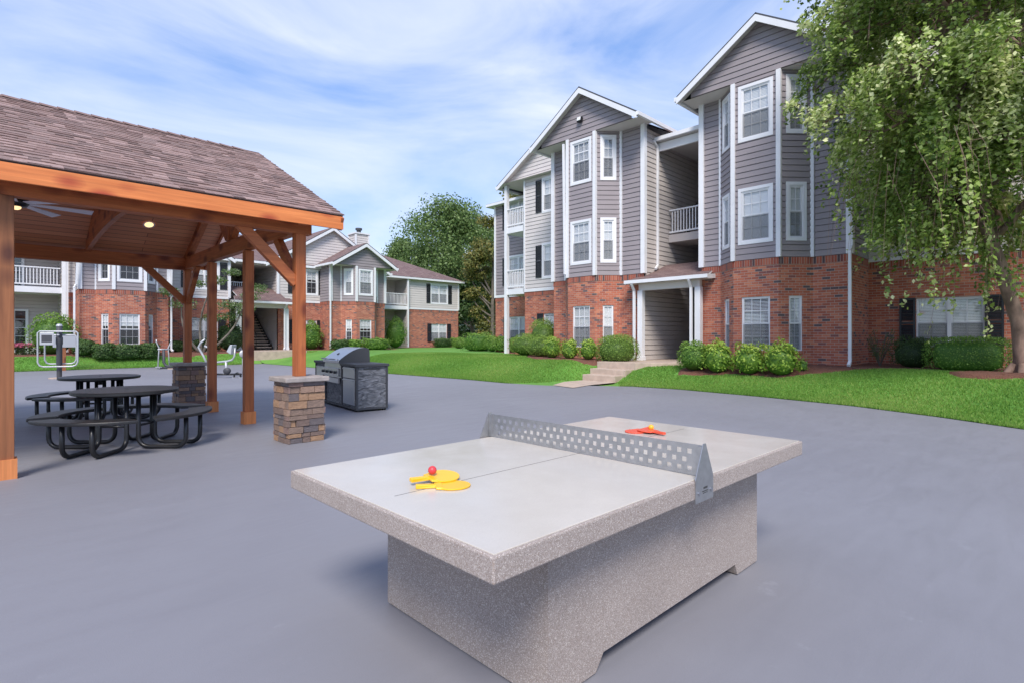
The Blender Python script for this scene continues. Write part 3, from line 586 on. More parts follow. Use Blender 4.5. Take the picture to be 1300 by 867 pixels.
def bay_section(B_,Pt,a0,a1,ai0,af0,af1,ai1,bf,bm,z0,zb,ze,zp,levels,blinds,gback,lvl1=(1.03,1.6),retl=None,retr=None):
    sd=MB(); br=MB(); tr=MB()
    segs=[(Pt(a0,bm),Pt(ai0,bm)),(Pt(ai0,bm),Pt(af0,bf)),(Pt(af0,bf),Pt(af1,bf)),(Pt(af1,bf),Pt(ai1,bm)),(Pt(ai1,bm),Pt(a1,bm))]
    H=1.52; u0=0
    for i,(A,Bq) in enumerate(segs):
        Ln=(Vector(A)-Vector(Bq)).length
        wd={1:0.42,2:0.84,3:0.42}.get(i); ops=[];opb=[]
        if wd:
            for (lz,bl_) in zip(levels,blinds):
                ops.append((Ln/2-wd/2,Ln/2+wd/2,lz,lz+H)); window(B_,A,Bq,Ln/2,lz,wd,H,'siding',3 if i==2 else 2,bl_)
            wb=wd if i==2 else 0.40
            opb.append((Ln/2-wb/2,Ln/2+wb/2,lvl1[0],lvl1[0]+lvl1[1])); window(B_,A,Bq,Ln/2,lvl1[0],wb,lvl1[1],'brick',3 if i==2 else 2,'open' if Pt is PB else ('part' if i==2 else 'half'))
        siding(sd,A,Bq,zb,ze,ops); brickwall(br,A,Bq,z0,zb,opb,True,u0); u0+=Ln
    for (X,r_) in ((retl,0),(retr,1)):
        if X is not None:
            A,Bq=(Pt(a0,X),Pt(a0,bm)) if r_==0 else (Pt(a1,bm),Pt(a1,X))
            siding(sd,A,Bq,zb,ze); brickwall(br,A,Bq,z0,zb)
    sd.build('siding_wall','siding_dark',B_,True); br.build('brick_wall',['brick','brick_soldier'],B_,True)
    for a,b_,wd in ((a0,bm,0.17),(ai0,bm-0.02,0.07),(af0,bf,0.13),(af1,bf,0.13),(ai1,bm-0.02,0.10),(a1,bm,0.17)):
        tr=MB(); q=Pt(a,b_); ctrim(tr,q,zb+0.005,ze,wd); tr.build('corner_trim','white',B_,True)
    ac=(a0+a1)/2; hw=(a1-a0)/2+0.37
    so=MB(); P=lambda a,b_,z:(*Pt(a,b_),z)
    so.quad([P(a0-0.33,bf+0.0,ze),P(a1+0.33,bf,ze),P(a1+0.33,bm+0.1,ze),P(a0-0.33,bm+0.1,ze)])
    if retl: so.quad([P(a0-0.33,bm+.1,ze),P(a0+.05,bm+.1,ze),P(a0+.05,gback,ze),P(a0-0.33,gback,ze)])
    if retr: so.quad([P(a1-.05,bm+.1,ze),P(a1+0.33,bm+.1,ze),P(a1+0.33,gback,ze),P(a1-.05,gback,ze)])
    so.build('soffit','soffit',B_,True)
    gable(B_,Pt,ac,hw,bf,gback,ze+0.10,zp,'siding_dark',True,(a0,a1,ze+0.012))
def hiproof(B_,Pt,a0,a1,b0,b1,ze,sl,name='roof'):
    r=MB(); h=min(b1-b0,a1-a0)/2; z=ze+sl*h; P=lambda a,b_,zz:(*Pt(a,b_),zz)
    if (b1-b0)<=(a1-a0): R0,R1=P(a0+h,(b0+b1)/2,z),P(a1-h,(b0+b1)/2,z)
    else: R0,R1=P((a0+a1)/2,b0+h,z),P((a0+a1)/2,b1-h,z)
    c=[P(a0,b0,ze),P(a1,b0,ze),P(a1,b1,ze),P(a0,b1,ze)]
    if (b1-b0)<=(a1-a0):
        fs=[(c[0],c[1],R1,R0),(c[2],c[3],R0,R1)]; ts=[(c[1],c[2],R1),(c[3],c[0],R0)]
    else: fs=[(c[1],c[2],R1,R0),(c[3],c[0],R0,R1)]; ts=[(c[0],c[1],R0),(c[2],c[3],R1)]
    for q in fs: slab_roof(r,q)
    for q in ts: slab_roof(r,q)
    r.build(name,['shingle_far','grey_dark'],B_,True)
    t=MB()
    for i in range(4):
        p,q=Vector(c[i]),Vector(c[(i+1)%4]); d=Vector((0,0,-0.10)); t.bar(p+d,q+d,0.10,0.14)
    t.build('gutter','white',B_,True)
    s=MB(); s.quad([(x[0],x[1],ze-0.16) for x in c]); s.build('soffit','soffit',B_,True)
def downspout(B_,pts,name='downspout'):
    m=MB(); 
    for i in range(len(pts)-1): m.bar(pts[i],pts[i+1],0.075,0.075)
    m.build(name,'white',B_,True)
def stairs(B_,Pt,a0,a1,b0,b1,z0,z1,name='staircase'):
    n=max(3,int(round((z1-z0)/0.18))); m=MB(); P=lambda a,b_,z:(*Pt(a,b_),z)
    tr=MB()
    for i in range(n):
        b_=b0+(b1-b0)*i/n; bb=b0+(b1-b0)*(i+1)/n; z=z0+(z1-z0)*(i+1)/n
        c=[P(a0,b_,z-0.05),P(a1,b_,z-0.05),P(a1,bb,z-0.05),P(a0,bb,z-0.05)]; tr.hexa(c+[(x[0],x[1],z) for x in c])
    for a in (a0,a1): 
        p,q=Vector(P(a,b0,z0)),Vector(P(a,b1,z1)); m.bar(p,q,0.05,0.28)
    s=m.build(name,'blackmetal',B_,True); t=tr.build('stair_tread','porch_floor',None); 
    t.parent=s; t.location=-Vector(B_.location); 
    h=MB(); 
    for a in (a0+0.05,):
        p,q=Vector(P(a,b0,z0+0.95)),Vector(P(a,b1,z1+0.95)); h.tube([p-Vector((0,0,0.9)),p,q],0.025,6)
        for i in range(1,10):
            k=p.lerp(q,i/10); h.tube([k,k-Vector((0,0,0.85))],0.012,4)
    hr=h.build('handrail','blackmetal',None); hr.parent=s; hr.location=-Vector(B_.location)
    return s
PB=lambda a,b_:(a,b_)
# ================================================================== building A (three storeys)
PA=lambda a,b_:(b_,-a)
PAw=lambda a,b_,z:(b_,-a,z)
BA=thing('apartment_building',(17.4,9.9,0.6),'three storey grey and beige apartment building with brick ground floor and two gabled bay towers','apartment building')
Z0,ZB,ZE=0.35,3.75,9.2
bay_section(BA,PA,-15.41,-11.03,-14.75,-14.0,-12.68,-12.0,16.65,17.4,Z0,ZB,ZE,10.98,(4.32,7.44),('half','part'),19.2,retl=19.2)
bay_section(BA,PA,-8.77,-4.40,-8.13,-7.37,-6.03,-5.36,16.65,17.4,Z0,ZB,ZE,10.98,(4.32,7.44),('full','full'),24,retr=19.3)
# light walls
def lightwall(B_,Pt,a0,a1,b_,z0,zb,ze,wins,mat_='siding_light',shs=(1,1),band=0.14,kinds='full',lv=(4.28,7.40),l1=1.13,hb=1.4):
    sd=MB(); br=MB(); tr=MB(); ops=[];opb=[]; A,Bq=Pt(a0,b_),Pt(a1,b_)
    for (s,w_) in wins:
        for z in lv:
            ops.append((s-a0-w_/2,s-a0+w_/2,z,z+1.5)); winset(B_,A,Bq,s-a0,z,w_,1.5,'siding',2,kinds,shs,w_>1.2)
        opb.append((s-a0-w_/2,s-a0+w_/2,l1,l1+hb)); winset(B_,A,Bq,s-a0,l1,w_,hb,'brick',2,kinds,shs,w_>1.2)
    siding(sd,A,Bq,zb,ze,ops); brickwall(br,A,Bq,z0,zb,opb,True); 
    P0,t,n,Ln=frame(A,Bq)
    if band: tr.hexa([wpt(P0,t,n,s,z,o) for z in (zb,zb+band) for (s,o) in ((0,0.04),(Ln,0.04),(Ln,0.0),(0,0.0))])
    sd.build('siding_wall',mat_,B_,True); br.build('brick_wall',['brick','brick_soldier'],B_,True)
    if band: tr.build('band_trim','white',B_,True)
lightwall(BA,PA,-18.9,-15.41,19.2,Z0,3.62,9.12,[(-16.9,1.5)])
lightwall(BA,PA,-4.40,7.5,19.3,Z0,3.68,9.12,[(-2.47,1.5),(2.5,1.5)],band=0.10,kinds='half',l1=1.13)
lightwall(BA,PA,-22.9,-18.9,20.9,Z0,3.62,8.75,[(-21.05,1.5)],mat_='siding_dark')
for (a,b_,z0_,z1_,wd) in ((-18.9,19.2,3.62,9.1,0.10),(-15.5,19.18,3.62,9.1,0.06),(-22.9,20.9,3.62,8.75,0.12)): m=MB(); ctrim(m,PA(a,b_),z0_,z1_,wd); m.build('corner_trim','white',BA,True)
# gable over left light wall and balcony; mirrored on the right
gable(BA,PA,-15.6,5.05,19.2,26,9.12,12.1,'siding_light',True,(-20.4,-15.3,9.14),oh=0.3)
gable(BA,PA,-4.2,5.05,19.3,26,9.12,12.1,'siding_light',True,(-4.4,0.6,9.14),oh=0.3)
m=MB(); m.quad([PAw(-20.5,18.9,9.13),PAw(-15.4,18.9,9.13),PAw(-15.4,21.2,9.13),PAw(-20.5,21.2,9.13)]); m.build('soffit','soffit',BA,True)
hiproof(BA,PA,-23.3,9.0,20.55,35,8.92,0.30)
# back and side walls
for (A,Bq) in ((PA(7.5,19.3),PA(7.5,34.6)),(PA(7.5,34.6),PA(-22.9,34.6)),(PA(-22.9,34.6),PA(-22.9,20.9)),(PA(-18.9,20.9),PA(-18.9,19.2))):
    sd=MB(); br=MB(); siding(sd,A,Bq,ZB,8.8); brickwall(br,A,Bq,Z0,ZB); sd.build('siding_wall','siding_light',BA,True); br.build('brick_wall',['brick','brick_soldier'],BA,True)
# balcony of building A
for z in (3.85,6.95):
    m=MB(); m.box(19.15,20.9,18.92,20.3,z-0.30,z-0.02); bo=m.build('balcony','white',BA,True)
    r1=railing(BA,PA(-20.25,19.2),PA(-18.95,19.2),z); r2=railing(BA,PA(-20.25,20.88),PA(-20.25,19.2),z,name='railing')
m=MB(); m.box(19.12,19.30,20.12,20.30,0.4,9.1); m.build('balcony_post','white',BA,True)
# breezeway
def breezeway(B_,Pt,a0,a1,bm,top,front_light,nfl,roof_z,bg_,z0=0.6,bback=27.0,landing=None,lb=None):
    P=lambda a,b_,z:(*Pt(a,b_),z)
    sd=MB(); siding(sd,Pt(a0,bm),Pt(a0,bback),z0,top); siding(sd,Pt(a1,bback),Pt(a1,bm),z0,top); siding(sd,Pt(a0,bback),Pt(a1,bback),z0,top)
    sd.build('breezeway_wall','siding_mid',B_,True)
    c=MB(); c.quad([P(a0,bg_,roof_z-0.12),P(a1,bg_,roof_z-0.12),P(a1,bback,roof_z-0.12),P(a0,bback,roof_z-0.12)]); c.build('breezeway_ceiling','soffit',B_,True)
breezeway(BA,PA,-11.03,-8.77,17.45,9.1,None,3,8.85,18.2)
m=MB(); slab_roof(m,[PAw(-11.0,18.15,8.86),PAw(-8.8,18.15,8.86),PAw(-8.8,24.5,10.1),PAw(-11.0,24.5,10.1)]); m.build('roof',['shingle_far','grey_dark'],BA,True)
m=MB(); m.bar(PAw(-11.0,18.12,8.80),PAw(-8.82,18.12,8.80),0.12,0.14); m.bar(PAw(-11.0,18.35,8.55),PAw(-8.82,18.35,8.55),0.10,0.30); m.build('gutter','white',BA,True)
for z in (3.85,6.95):
    m=MB(); m.box(22.4,27,8.8,11.0,z-0.3,z); m.build('breezeway_floor','siding_mid',BA,True)
m=MB(); m.box(19.1,20.4,8.8,11.0,5.07,5.36); m.build('stair_landing','siding_mid',BA,True)
railing(BA,PA(-10.98,19.14),PA(-8.82,19.14),5.36,0.98)
stairs(BA,PA,-9.9,-8.85,22.4,20.4,3.85,5.36); stairs(BA,PA,-10.95,-9.95,20.4,22.4,5.36,6.95); stairs(BA,PA,-9.95,-8.9,19.4,24.0,0.6,3.85)
# porch of building A
def porch(B_,Pt,a0,a1,bf,bw,bk,ze,zk,zfloor,over=0.45,pw=0.2):
    P=lambda a,b_,z:(*Pt(a,b_),z); sl=(zk-ze)/(bk-bf); zw=ze+sl*(bw-bf); r=MB()
    slab_roof(r,[P(a0,bf,ze),P(a1,bf,ze),P(a1,bk,zk),P(a0,bk,zk)],0.05)
    slab_roof(r,[P(a0-over,bf,ze),P(a0,bf,ze),P(a0,bw,zw),P(a0-over*0.55,bw,zw)],0.05); slab_roof(r,[P(a1,bf,ze),P(a1+over,bf,ze),P(a1+over*0.8,bw,zw),P(a1,bw,zw)],0.05)
    o=r.build('porch_roof',['shingle_far','white'],B_,True)
    t=MB(); t.bar(P(a0-over-0.02,bf-0.03,ze-0.05),P(a1+over+0.02,bf-0.03,ze-0.05),0.11,0.12); t.bar(P(a0-over,bf-0.03,ze-0.06),P(a0-over,bw,ze-0.02),0.04,0.14); t.bar(P(a1+over,bf-0.03,ze-0.06),P(a1+over,bw,ze-0.02),0.04,0.14); t.build('gutter','white',B_,True)
    s=MB(); s.quad([P(a0-over+.03,bf,ze-0.12),P(a1+over-.03,bf,ze-0.12),P(a1+over-.03,bw,ze-0.12),P(a0-over+.03,bw,ze-0.12)])
    s.quad([P(a0,bw,ze-0.12),P(a1,bw,ze-0.12),P(a1,bk+1,ze-0.12),P(a0,bk+1,ze-0.12)]); s.build('soffit','soffit',B_,True)
    h=MB(); h.bar(P(a0-0.05,bw-0.2,ze-0.24),P(a1+0.05,bw-0.2,ze-0.24),0.12,0.24); h.build('porch_beam','soffit',B_,True)
    for a in (a0+0.02,a1-0.02):
        q=MB(); x,y=Pt(a,bw-0.2); q.box(x-pw/2,x+pw/2,y-pw/2,y+pw/2,zfloor,ze-0.36); q.box(x-pw/2-.02,x+pw/2+.02,y-pw/2-.02,y+pw/2+.02,zfloor,zfloor+0.14); q.build('porch_post','white',B_,True,bevel=0.006)
        downspout(B_,[P(a-0.18,bf-0.05,ze-0.12),P(a-0.18,bw-0.38,ze-0.36),P(a-0.18,bw-0.38,zfloor+0.1),P(a-0.26,bw-0.5,zfloor+0.03)])
porch(BA,PA,-11.03,-8.77,16.9,17.4,19.0,3.46,4.2,0.6)
downspout(BA,[PAw(-11.0,18.0,8.75),PAw(-10.96,18.25,8.55),PAw(-10.96,18.25,4.1),PAw(-10.9,18.0,3.95)])
downspout(BA,[PAw(-4.33,17.25,9.0),PAw(-4.33,17.25,3.95),PAw(-4.33,17.1,3.8),PAw(-4.33,17.1,0.75),PAw(-4.33,16.95,0.66)])
downspout(BA,[PAw(-14.15,16.55,9.05),PAw(-14.1,16.58,3.9)])
m=MB(); m.box(-0.11,0.11,-0.13,0.0,-0.09,0.09); lp=m.build('flood_light','blackmetal',BA,bevel=0.02)
m=MB(); m.box(-0.085,0.085,-0.15,-0.128,-0.07,0.07); m.build('lens','white',lp,bevel=0.01)
lp.location=Vector((16.62,13.33,9.78))-BA.location; lp.rotation_euler=(R(-12),0,R(-90))
# ================================================================== building B (two storeys, beyond the court)
BB=thing('apartment_building',(13.0,34.5,0.62),'two storey apartment building across the court, beige siding over brick, with chimney','apartment building')
ZE2=5.98
bay_section(BB,PB,3.35,7.0,3.95,4.56,5.84,6.48,32.2,32.95,Z0,3.70,ZE2,7.5,(4.2,),('open',),36,(1.05,1.5),retl=34.6,retr=34.6)
bay_section(BB,PB,15.92,19.8,16.6,17.3,18.6,19.2,32.2,32.95,Z0,3.70,ZE2,7.5,(4.2,),('half',),38,(1.05,1.5),retl=34.6,retr=36.6)
LW=dict(lv=(4.2,),l1=1.1)
lightwall(BB,PB,2.87,3.35,34.6,Z0,3.62,6.0,[],band=0.12)
lightwall(BB,PB,7.0,10.4,34.5,Z0,3.62,6.0,[(9.1,1.4)],band=0.12,kinds='half',**LW)
lightwall(BB,PB,13.2,15.92,34.5,Z0,3.62,6.0,[(15.0,1.4)],band=0.12,kinds='open',**LW)
lightwall(BB,PB,24.0,29.1,36.6,Z0,3.62,6.0,[(27.1,1.6)],band=0.12,kinds='full',**LW)
for pc,af in ((16.75,(12.9,20.6,5.98)),(6.3,(2.4,10.2,5.98))):
    gable(BB,PB,pc,4.35,34.5,42,5.98,8.72,'siding_light',True,af,oh=0.3)
for (a,b_,wd) in ((2.9,34.6,0.16),(24.0,36.6,0.12),(29.1,36.6,0.12),(10.4,34.5,0.14),(13.2,34.5,0.14)): m=MB(); ctrim(m,(a,b_),3.7 if wd<0.15 else 0.5,5.95,wd); m.build('corner_trim','white',BB,True)
hiproof(BB,PB,-6.5,21.2,34.3,50,6.02,0.36); hiproof(BB,PB,14,29.5,36.25,50,6.12,0.46)
for (A,Bq,mt) in ((PB(29.1,36.6),PB(29.1,49.6),'siding_light'),(PB(29.1,49.6),PB(-6,49.6),'siding_light'),(PB(-6,49.6),PB(-6,34.6),'siding_light'),(PB(24.0,38.4),PB(24.0,36.6),'siding_light')):
    sd=MB(); br=MB(); siding(sd,A,Bq,3.7,6.0); brickwall(br,A,Bq,Z0,3.7); sd.build('siding_wall',mt,BB,True); br.build('brick_wall',['brick','brick_soldier'],BB,True)
# recessed balcony walls
def recess(B_,a0,a1,bf,bk,mat_,floors=(3.85,)):
    sd=MB(); siding(sd,PB(a0,bk),PB(a1,bk),0.55,6.0,[]); siding(sd,PB(a0,bf),PB(a0,bk),0.55,6.0); siding(sd,PB(a1,bk),PB(a1,bf),0.55,6.0); sd.build('balcony_wall',mat_,B_,True)
    for z in floors:
        m=MB(); m.box(a0+.01,a1-.01,bf-.02,bk,z-0.30,z-0.02); m.build('balcony','white',B_,True); railing(B_,PB(a0+.08,bf+.02),PB(a1-.08,bf+.02),z)
recess(BB,-3.0,2.85,34.6,36.4,'siding_mid'); recess(BB,19.85,23.95,36.4,38.3,'siding_mid')
lightwall(BB,PB,-6.0,-3.0,34.6,Z0,3.62,6.0,[(-4.5,1.4)],band=0.12,kinds='half',**LW)
m=MB(); m.box(23.86,23.98,36.3,36.44,0.5,6.0); m.build('balcony_post','white',BB,True)
# patio doors
for (ax,z,wd) in ((0.75,0.66,1.7),(0.6,3.87,1.7),(21.5,0.66,1.7),(21.5,3.87,1.7)):
    bk=36.36 if ax<10 else 38.26
    m=MB(); h=2.05; m.box(-wd/2-.08,-wd/2+.03,-.05,.0,0,h+.08); m.box(wd/2-.03,wd/2+.08,-.05,.0,0,h+.08); m.box(-wd/2+.03,wd/2-.03,-.05,.0,h,h+.08); m.box(-.05,.05,-.045,0,0,h)
    for k in range(1,5): m.box(-wd/2+.03,wd/2-.03,-.035,-.02,h*k/5-.01,h*k/5+.01)
    for s in (-1,1): m.box(s*wd/4-.01,s*wd/4+.01,-.035,-.02,0.0,h)
    o=m.build('patio_door','white',BB); o.location=Vector((ax,bk,z))-BB.location
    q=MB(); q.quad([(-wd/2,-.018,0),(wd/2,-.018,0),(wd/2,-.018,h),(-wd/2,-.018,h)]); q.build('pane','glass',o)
    q=MB(); q.quad([(-wd/2,-.008,0),(wd/2,-.008,0),(wd/2,-.008,h),(-wd/2,-.008,h)]); q.build('room_darkness','dark',o)  # flat sheet just behind the glass, unlit room's dark painted on
# breezeway of building B
breezeway(BB,PB,10.45,13.15,34.5,6.0,None,2,5.95,35.0,z0=0.655,bback=42)
for z in (3.85,):
    m=MB(); m.box(10.47,13.13,39.4,42,z-0.3,z); m.box(10.47,11.9,35.6,39.4,z-0.3,z); m.build('breezeway_floor','siding_mid',BB,True)
railing(BB,PB(10.5,35.62),PB(11.9,35.62),3.85)
m=MB(); m.bar((10.45,34.9,5.9),(13.15,34.9,5.9),0.12,0.16); m.build('gutter','white',BB,True)
stairs(BB,PB,12.0,13.0,34.9,39.4,0.655,3.85)
porch(BB,PB,10.6,13.35,33.0,33.7,35.4,3.5,4.5,0.655,over=0.35,pw=0.22)
for q in ([(3.25,32.6,5.85),(3.2,32.75,3.9),(3.12,32.7,3.72),(3.12,32.7,0.8),(3.12,32.5,0.72)],[(7.1,32.7,5.85),(7.1,32.85,3.7),(7.1,32.85,0.8),(7.15,32.7,0.7)],[(15.82,32.8,5.8),(15.85,32.85,0.7)],[(3.02,34.4,5.9),(3.02,34.45,0.7)]): downspout(BB,q)
# chimney
m=MB(); 
for A,Bq in (((21.0,39.2),(22.1,39.2)),((22.1,39.2),(22.1,40.3)),((22.1,40.3),(21.0,40.3)),((21.0,40.3),(21.0,39.2))): siding(m,A,Bq,6.5,9.5)
ch=m.build('chimney','siding_light',BB,True)
m=MB(); m.box(20.9,22.2,39.1,40.4,9.5,9.6); 
for x,y in ((21,39.2),(22.1,39.2),(21,40.3)): m.box(x-.06,x+.06,y-.06,y+.06,6.5,9.5)
t=m.build('chimney_cap','white',None); t.parent=ch; t.location=-BB.location
m=MB(); m.lathe([(0.0,10.05),(0.26,10.05),(0.26,9.9),(0.17,9.88),(0.17,9.6)],21.55,39.75,14); t=m.build('flue','grey_dark',None,smooth=False); t.parent=ch; t.location=-BB.location
# far garage between the two buildings
BG=thing('garage',(44,52,0.6),'low beige garage with brown hip roof far back between the two apartment buildings','garage')
PG=lambda a,b_:(38+a,53+b_)
sd=MB(); 
for A,Bq in ((PG(0,0),PG(16,0)),(PG(16,0),PG(16,9)),(PG(16,9),PG(0,9)),(PG(0,9),PG(0,0))): siding(sd,A,Bq,0.2,2.9)
sd.build('siding_wall','siding_light',BG,True); hiproof(BG,PG,-0.5,16.5,-0.5,9.5,2.95,0.5)
# ================================================================== pavilion
PV=thing('picnic_pavilion',(1.6,10.45,0),'open cedar post and beam pavilion with brown shingle gable roof over the picnic tables','pavilion')
XE,XW=3.66,-7.4; YN,YF,YR=7.2,13.75,10.47; ZEV,ZRG=3.14,4.80
SL=(ZRG-ZEV)/(YR-YN)
m=MB(); 
for (y0) in (YN,YF):
    q=[(XW,y0,ZEV),(XE,y0,ZEV),(XE,YR,ZRG),(XW,YR,ZRG)]
    slab_roof(m,q,0.035)
rf=m.build('roof',['grey_dark','grey_dark'],PV,True)
m=MB(); Ls=math.hypot(YR-YN,ZRG-ZEV); nc=int(Ls/0.128); cth=(YR-YN)/Ls; sth=(ZRG-ZEV)/Ls
for s_ in (-1,1):
    yb=YN if s_<0 else YF; sg_=1 if s_<0 else -1
    for k in range(nc+1):
        v0=k*Ls/(nc+1)-(0.015 if k==0 else 0); v1=(k+1)*Ls/(nc+1)+0.02; x=XW-random.uniform(0,0.2)
        while x<XE:
            wd=random.uniform(0.09,0.26); x1=min(x+wd,XE+0.012); h0=random.choice([0.010,0.013,0.019,0.020]); xa=max(x,XW)
            def P(xx,v,h): return (xx,yb+sg_*(v*cth-h*sth),ZEV+v*sth+h*cth)
            if x1>xa: m.hexa([P(xa,v0,0.001),P(x1,v0,0.001),P(x1,v1,0.001),P(xa,v1,0.001),P(xa,v0,h0),P(x1,v0,h0),P(x1,v1,0.004),P(xa,v1,0.004)],0,random.random())
            x=x1 if x1<XE else XE+1
m.build('shingles','shingle_tab',PV,True)
m=MB()
k=XW
while k<XE-0.35:
    for s_ in (-1,1): m.quad([(k,YR,ZRG+.03),(k+0.22,YR,ZRG+.016),(k+0.22,YR+s_*0.14,ZRG+.016-0.14*SL),(k,YR+s_*0.14,ZRG+.03-0.14*SL)],[(k,0),(k+.22,0),(k+.22,.14),(k,.14)])
    k+=0.2
m.build('ridge_cap','shingle_tab',PV,True)
m=MB(); m.box(XW,XE,YN-0.012,YN+0.028,ZEV-0.20,ZEV-0.025); m.build('fascia','wood_new',PV,True)
m=MB(); m.box(XW,XE,YF-0.028,YF+0.012,ZEV-0.20,ZEV-0.025); m.build('fascia','wood_new',PV,True)
for xx in (XE-0.02,):
    for s_ in (-1,1):
        yy=YN if s_<0 else YF; m=MB(); m.bar((xx,yy-s_*0.0,ZEV-0.13),(xx,YR,ZRG-0.13),0.04,0.18); m.build('rake_board','wood_y',PV,True)
# ceiling boards under the rafters
m=MB()
for y0 in (YN+0.05,YF-0.05):
    z0=ZEV-0.16+0.05*SL; z1=ZRG-0.16; Ls=math.hypot(YR-y0,z1-z0); m.quad([(XW,y0,z0),(XE-0.04,y0,z0),(XE-0.04,YR,z1),(XW,YR,z1)],[(XW,0),(XE,0),(XE,Ls),(XW,Ls)])
m.build('ceiling','ceiling',PV,True)
# posts
POSTS=[(3.19,7.57,0.89),(0.17,7.57,0),(3.19,9.6,0),(3.19,11.6,0),(3.19,13.35,0.89),(0.17,13.35,None),(-2.85,7.57,0),(-2.85,13.35,0),(-5.9,7.57,0),(-5.9,13.35,0)]
for (x,y,zb) in POSTS:
    if zb is None: continue
    top=2.86 if y in (7.57,13.35) else 2.86
    m=MB(); m.box(x-.07,x+.07,y-.07,y+.07,zb,top); po=m.build('post','wood_post' if zb==0 and x<3 else 'wood_z',PV,True,bevel=0.006)
    if zb==0:
        m=MB(); 
        e=.07; k=.022
        m.box(x-e-k,x+e+k,y-e-k,y-e,0,0.20); m.box(x-e-k,x+e+k,y+e,y+e+k,0,0.20); m.box(x-e-k,x-e,y-e,y+e,0,0.20); m.box(x+e,x+e+k,y-e,y+e,0,0.20)
        t=m.build('post_skirt','wood_skirt',None); t.parent=po; t.location=-PV.location
def beam(p,q,wd,ht,mt,name='beam'):
    m=MB(); m.bar(p,q,wd,ht); return m.build(name,mt,PV,True)
for y in (7.57,13.35): beam((XW+0.2,y,2.99),(3.34,y,2.99),0.14,0.26,'wood_x')
for x in (3.19,): beam((x,7.645,3.0),(x,13.275,3.0),0.12,0.25,'wood_y')
# gable truss pieces
zr=lambda y:(ZRG-0.16)-abs(y-YR)*SL
for x in (3.19,):
    beam((x,YR,3.13),(x,YR,zr(YR)-0.02),0.14,0.14,'wood_z','king_post')
    for s_ in (-1,1):
        beam((x,YR+s_*0.12,3.2),(x,YR+s_*1.0,zr(YR+1.0)-0.08),0.10,0.14,'wood_y','truss_web'); beam((x,YR+s_*3.05,zr(YR+3.05)-0.05),(x,YR+s_*0.02,zr(YR)-0.07),0.12,0.16,'wood_y','truss_chord')
# cambered tie trusses inside
for x in (1.47,-1.6,-4.6):
    m=MB(); n=20
    yy=[7.66+i*(13.26-7.66)/n for i in range(n+1)]; zb_=lambda y:3.07+0.16*(1-((y-YR)/2.8)**2)
    for i in range(n):
        a,b_=yy[i],yy[i+1]; m.hexa([(x-.035,a,zb_(a)),(x+.035,a,zb_(a)),(x+.035,b_,zb_(b_)),(x-.035,b_,zb_(b_)),(x-.035,a,zr(a)-.01),(x+.035,a,zr(a)-.01),(x+.035,b_,zr(b_)-.01),(x-.035,b_,zr(b_)-.01)])
    m.build('arched_truss','wood_y',PV,True)
# braces
def brace(p,q,mt):
    m=MB(); m.bar(p,q,0.09,0.13); m.build('brace',mt,PV,True)
for (x,y,dx,dy) in ((3.19,7.57,-1,0),(3.19,7.57,0,1),(3.19,13.35,-1,0),(3.19,13.35,0,-1),(-5.9,7.57,1,0)):
    brace((x+dx*0.05,y+dy*0.05,2.18),(x+dx*0.78,y+dy*0.78,2.9),'wood_x' if dx else 'wood_y')
# recessed lamps
for (x,y) in ((2.33,12.5),(-0.6,12.5),(2.33,8.6),(-0.6,8.6),(-3.4,12.5)):
    z=zr(y)-0.012; s_=1 if y>YR else -1
    m=MB(); n=20; 
    for (r0,r1,zz,nm) in ((0.075,0.10,0,'t'),):
        for k in range(n):
            a0,a1=2*math.pi*k/n,2*math.pi*(k+1)/n
            pt=lambda r,a:(x+r*math.cos(a),y+r*math.sin(a),z-s_*0-(r*math.sin(a))*SL*s_)
            m.quad([pt(r0,a0),pt(r1,a0),pt(r1,a1),pt(r0,a1)])
    o=m.build('ceiling_light','white',PV,True)
    m=MB(); m.quad([pt(0.075,2*math.pi*k/n) for k in range(n)]); t=m.build('light_lens','lamp_on',None); t.parent=o; t.location=-PV.location
# stone pillars
def pillar(x,y,label,seed):
    rr=random.Random(seed); t=thing('stone_pillar',(x,y,0),label,'stone pillar','stone pillars carrying the pavilion corner posts')
    co=MB(); co.box(-.235,.235,-.235,.235,0,.825); co.build('pillar_core','mortar',t)
    s=MB(); z=0.0
    while z<0.80:
        h=rr.choice([0.06,0.075,0.09,0.105]); 
        if z+h>0.80: h=0.825-z
        for side in range(4):
            p=-0.25-0.0; end=0.25
            first=True
            while p<end-0.02:
                ln=rr.uniform(0.10,0.26); q=min(end,p+ln)
                if end-q<0.07: q=end
                o=rr.uniform(-0.006,0.020); d=0.25+o; g=0.004
                zt=z+h-g; x0,x1=p+g,q-g
                if q==end: x1=end-0.004+ (0.012 if rr.random()<.5 else 0)
                c=[(x0,-d),(x1,-d),(x1,-0.225),(x0,-0.225)]
                rot={0:lambda a,b_:(a,b_),1:lambda a,b_:(-b_,a),2:lambda a,b_:(-a,-b_),3:lambda a,b_:(b_,-a)}[side]
                j=lambda:rr.uniform(-0.004,0.004)
                lo=[(*rot(a+j(),b_+j()),z+g) for a,b_ in c]; hi=[(*rot(a+j(),b_+j()),zt) for a,b_ in c]
                s.hexa(lo+hi,0,rr.random()); p=q
        z+=h
    s.build('stone_veneer','ledgestone',t)
    c=MB(); 
    c.box(-.305,.305,-.305,.305,.825,.89); c.build('cap','capstone',t,bevel=0.012)
    return t
pillar(3.19,7.57,'stacked ledgestone pillar nearest the grill, grey cap, under the front corner post',3)
pillar(3.22,13.35,'stacked ledgestone pillar behind the picnic tables, under the far corner post',8)
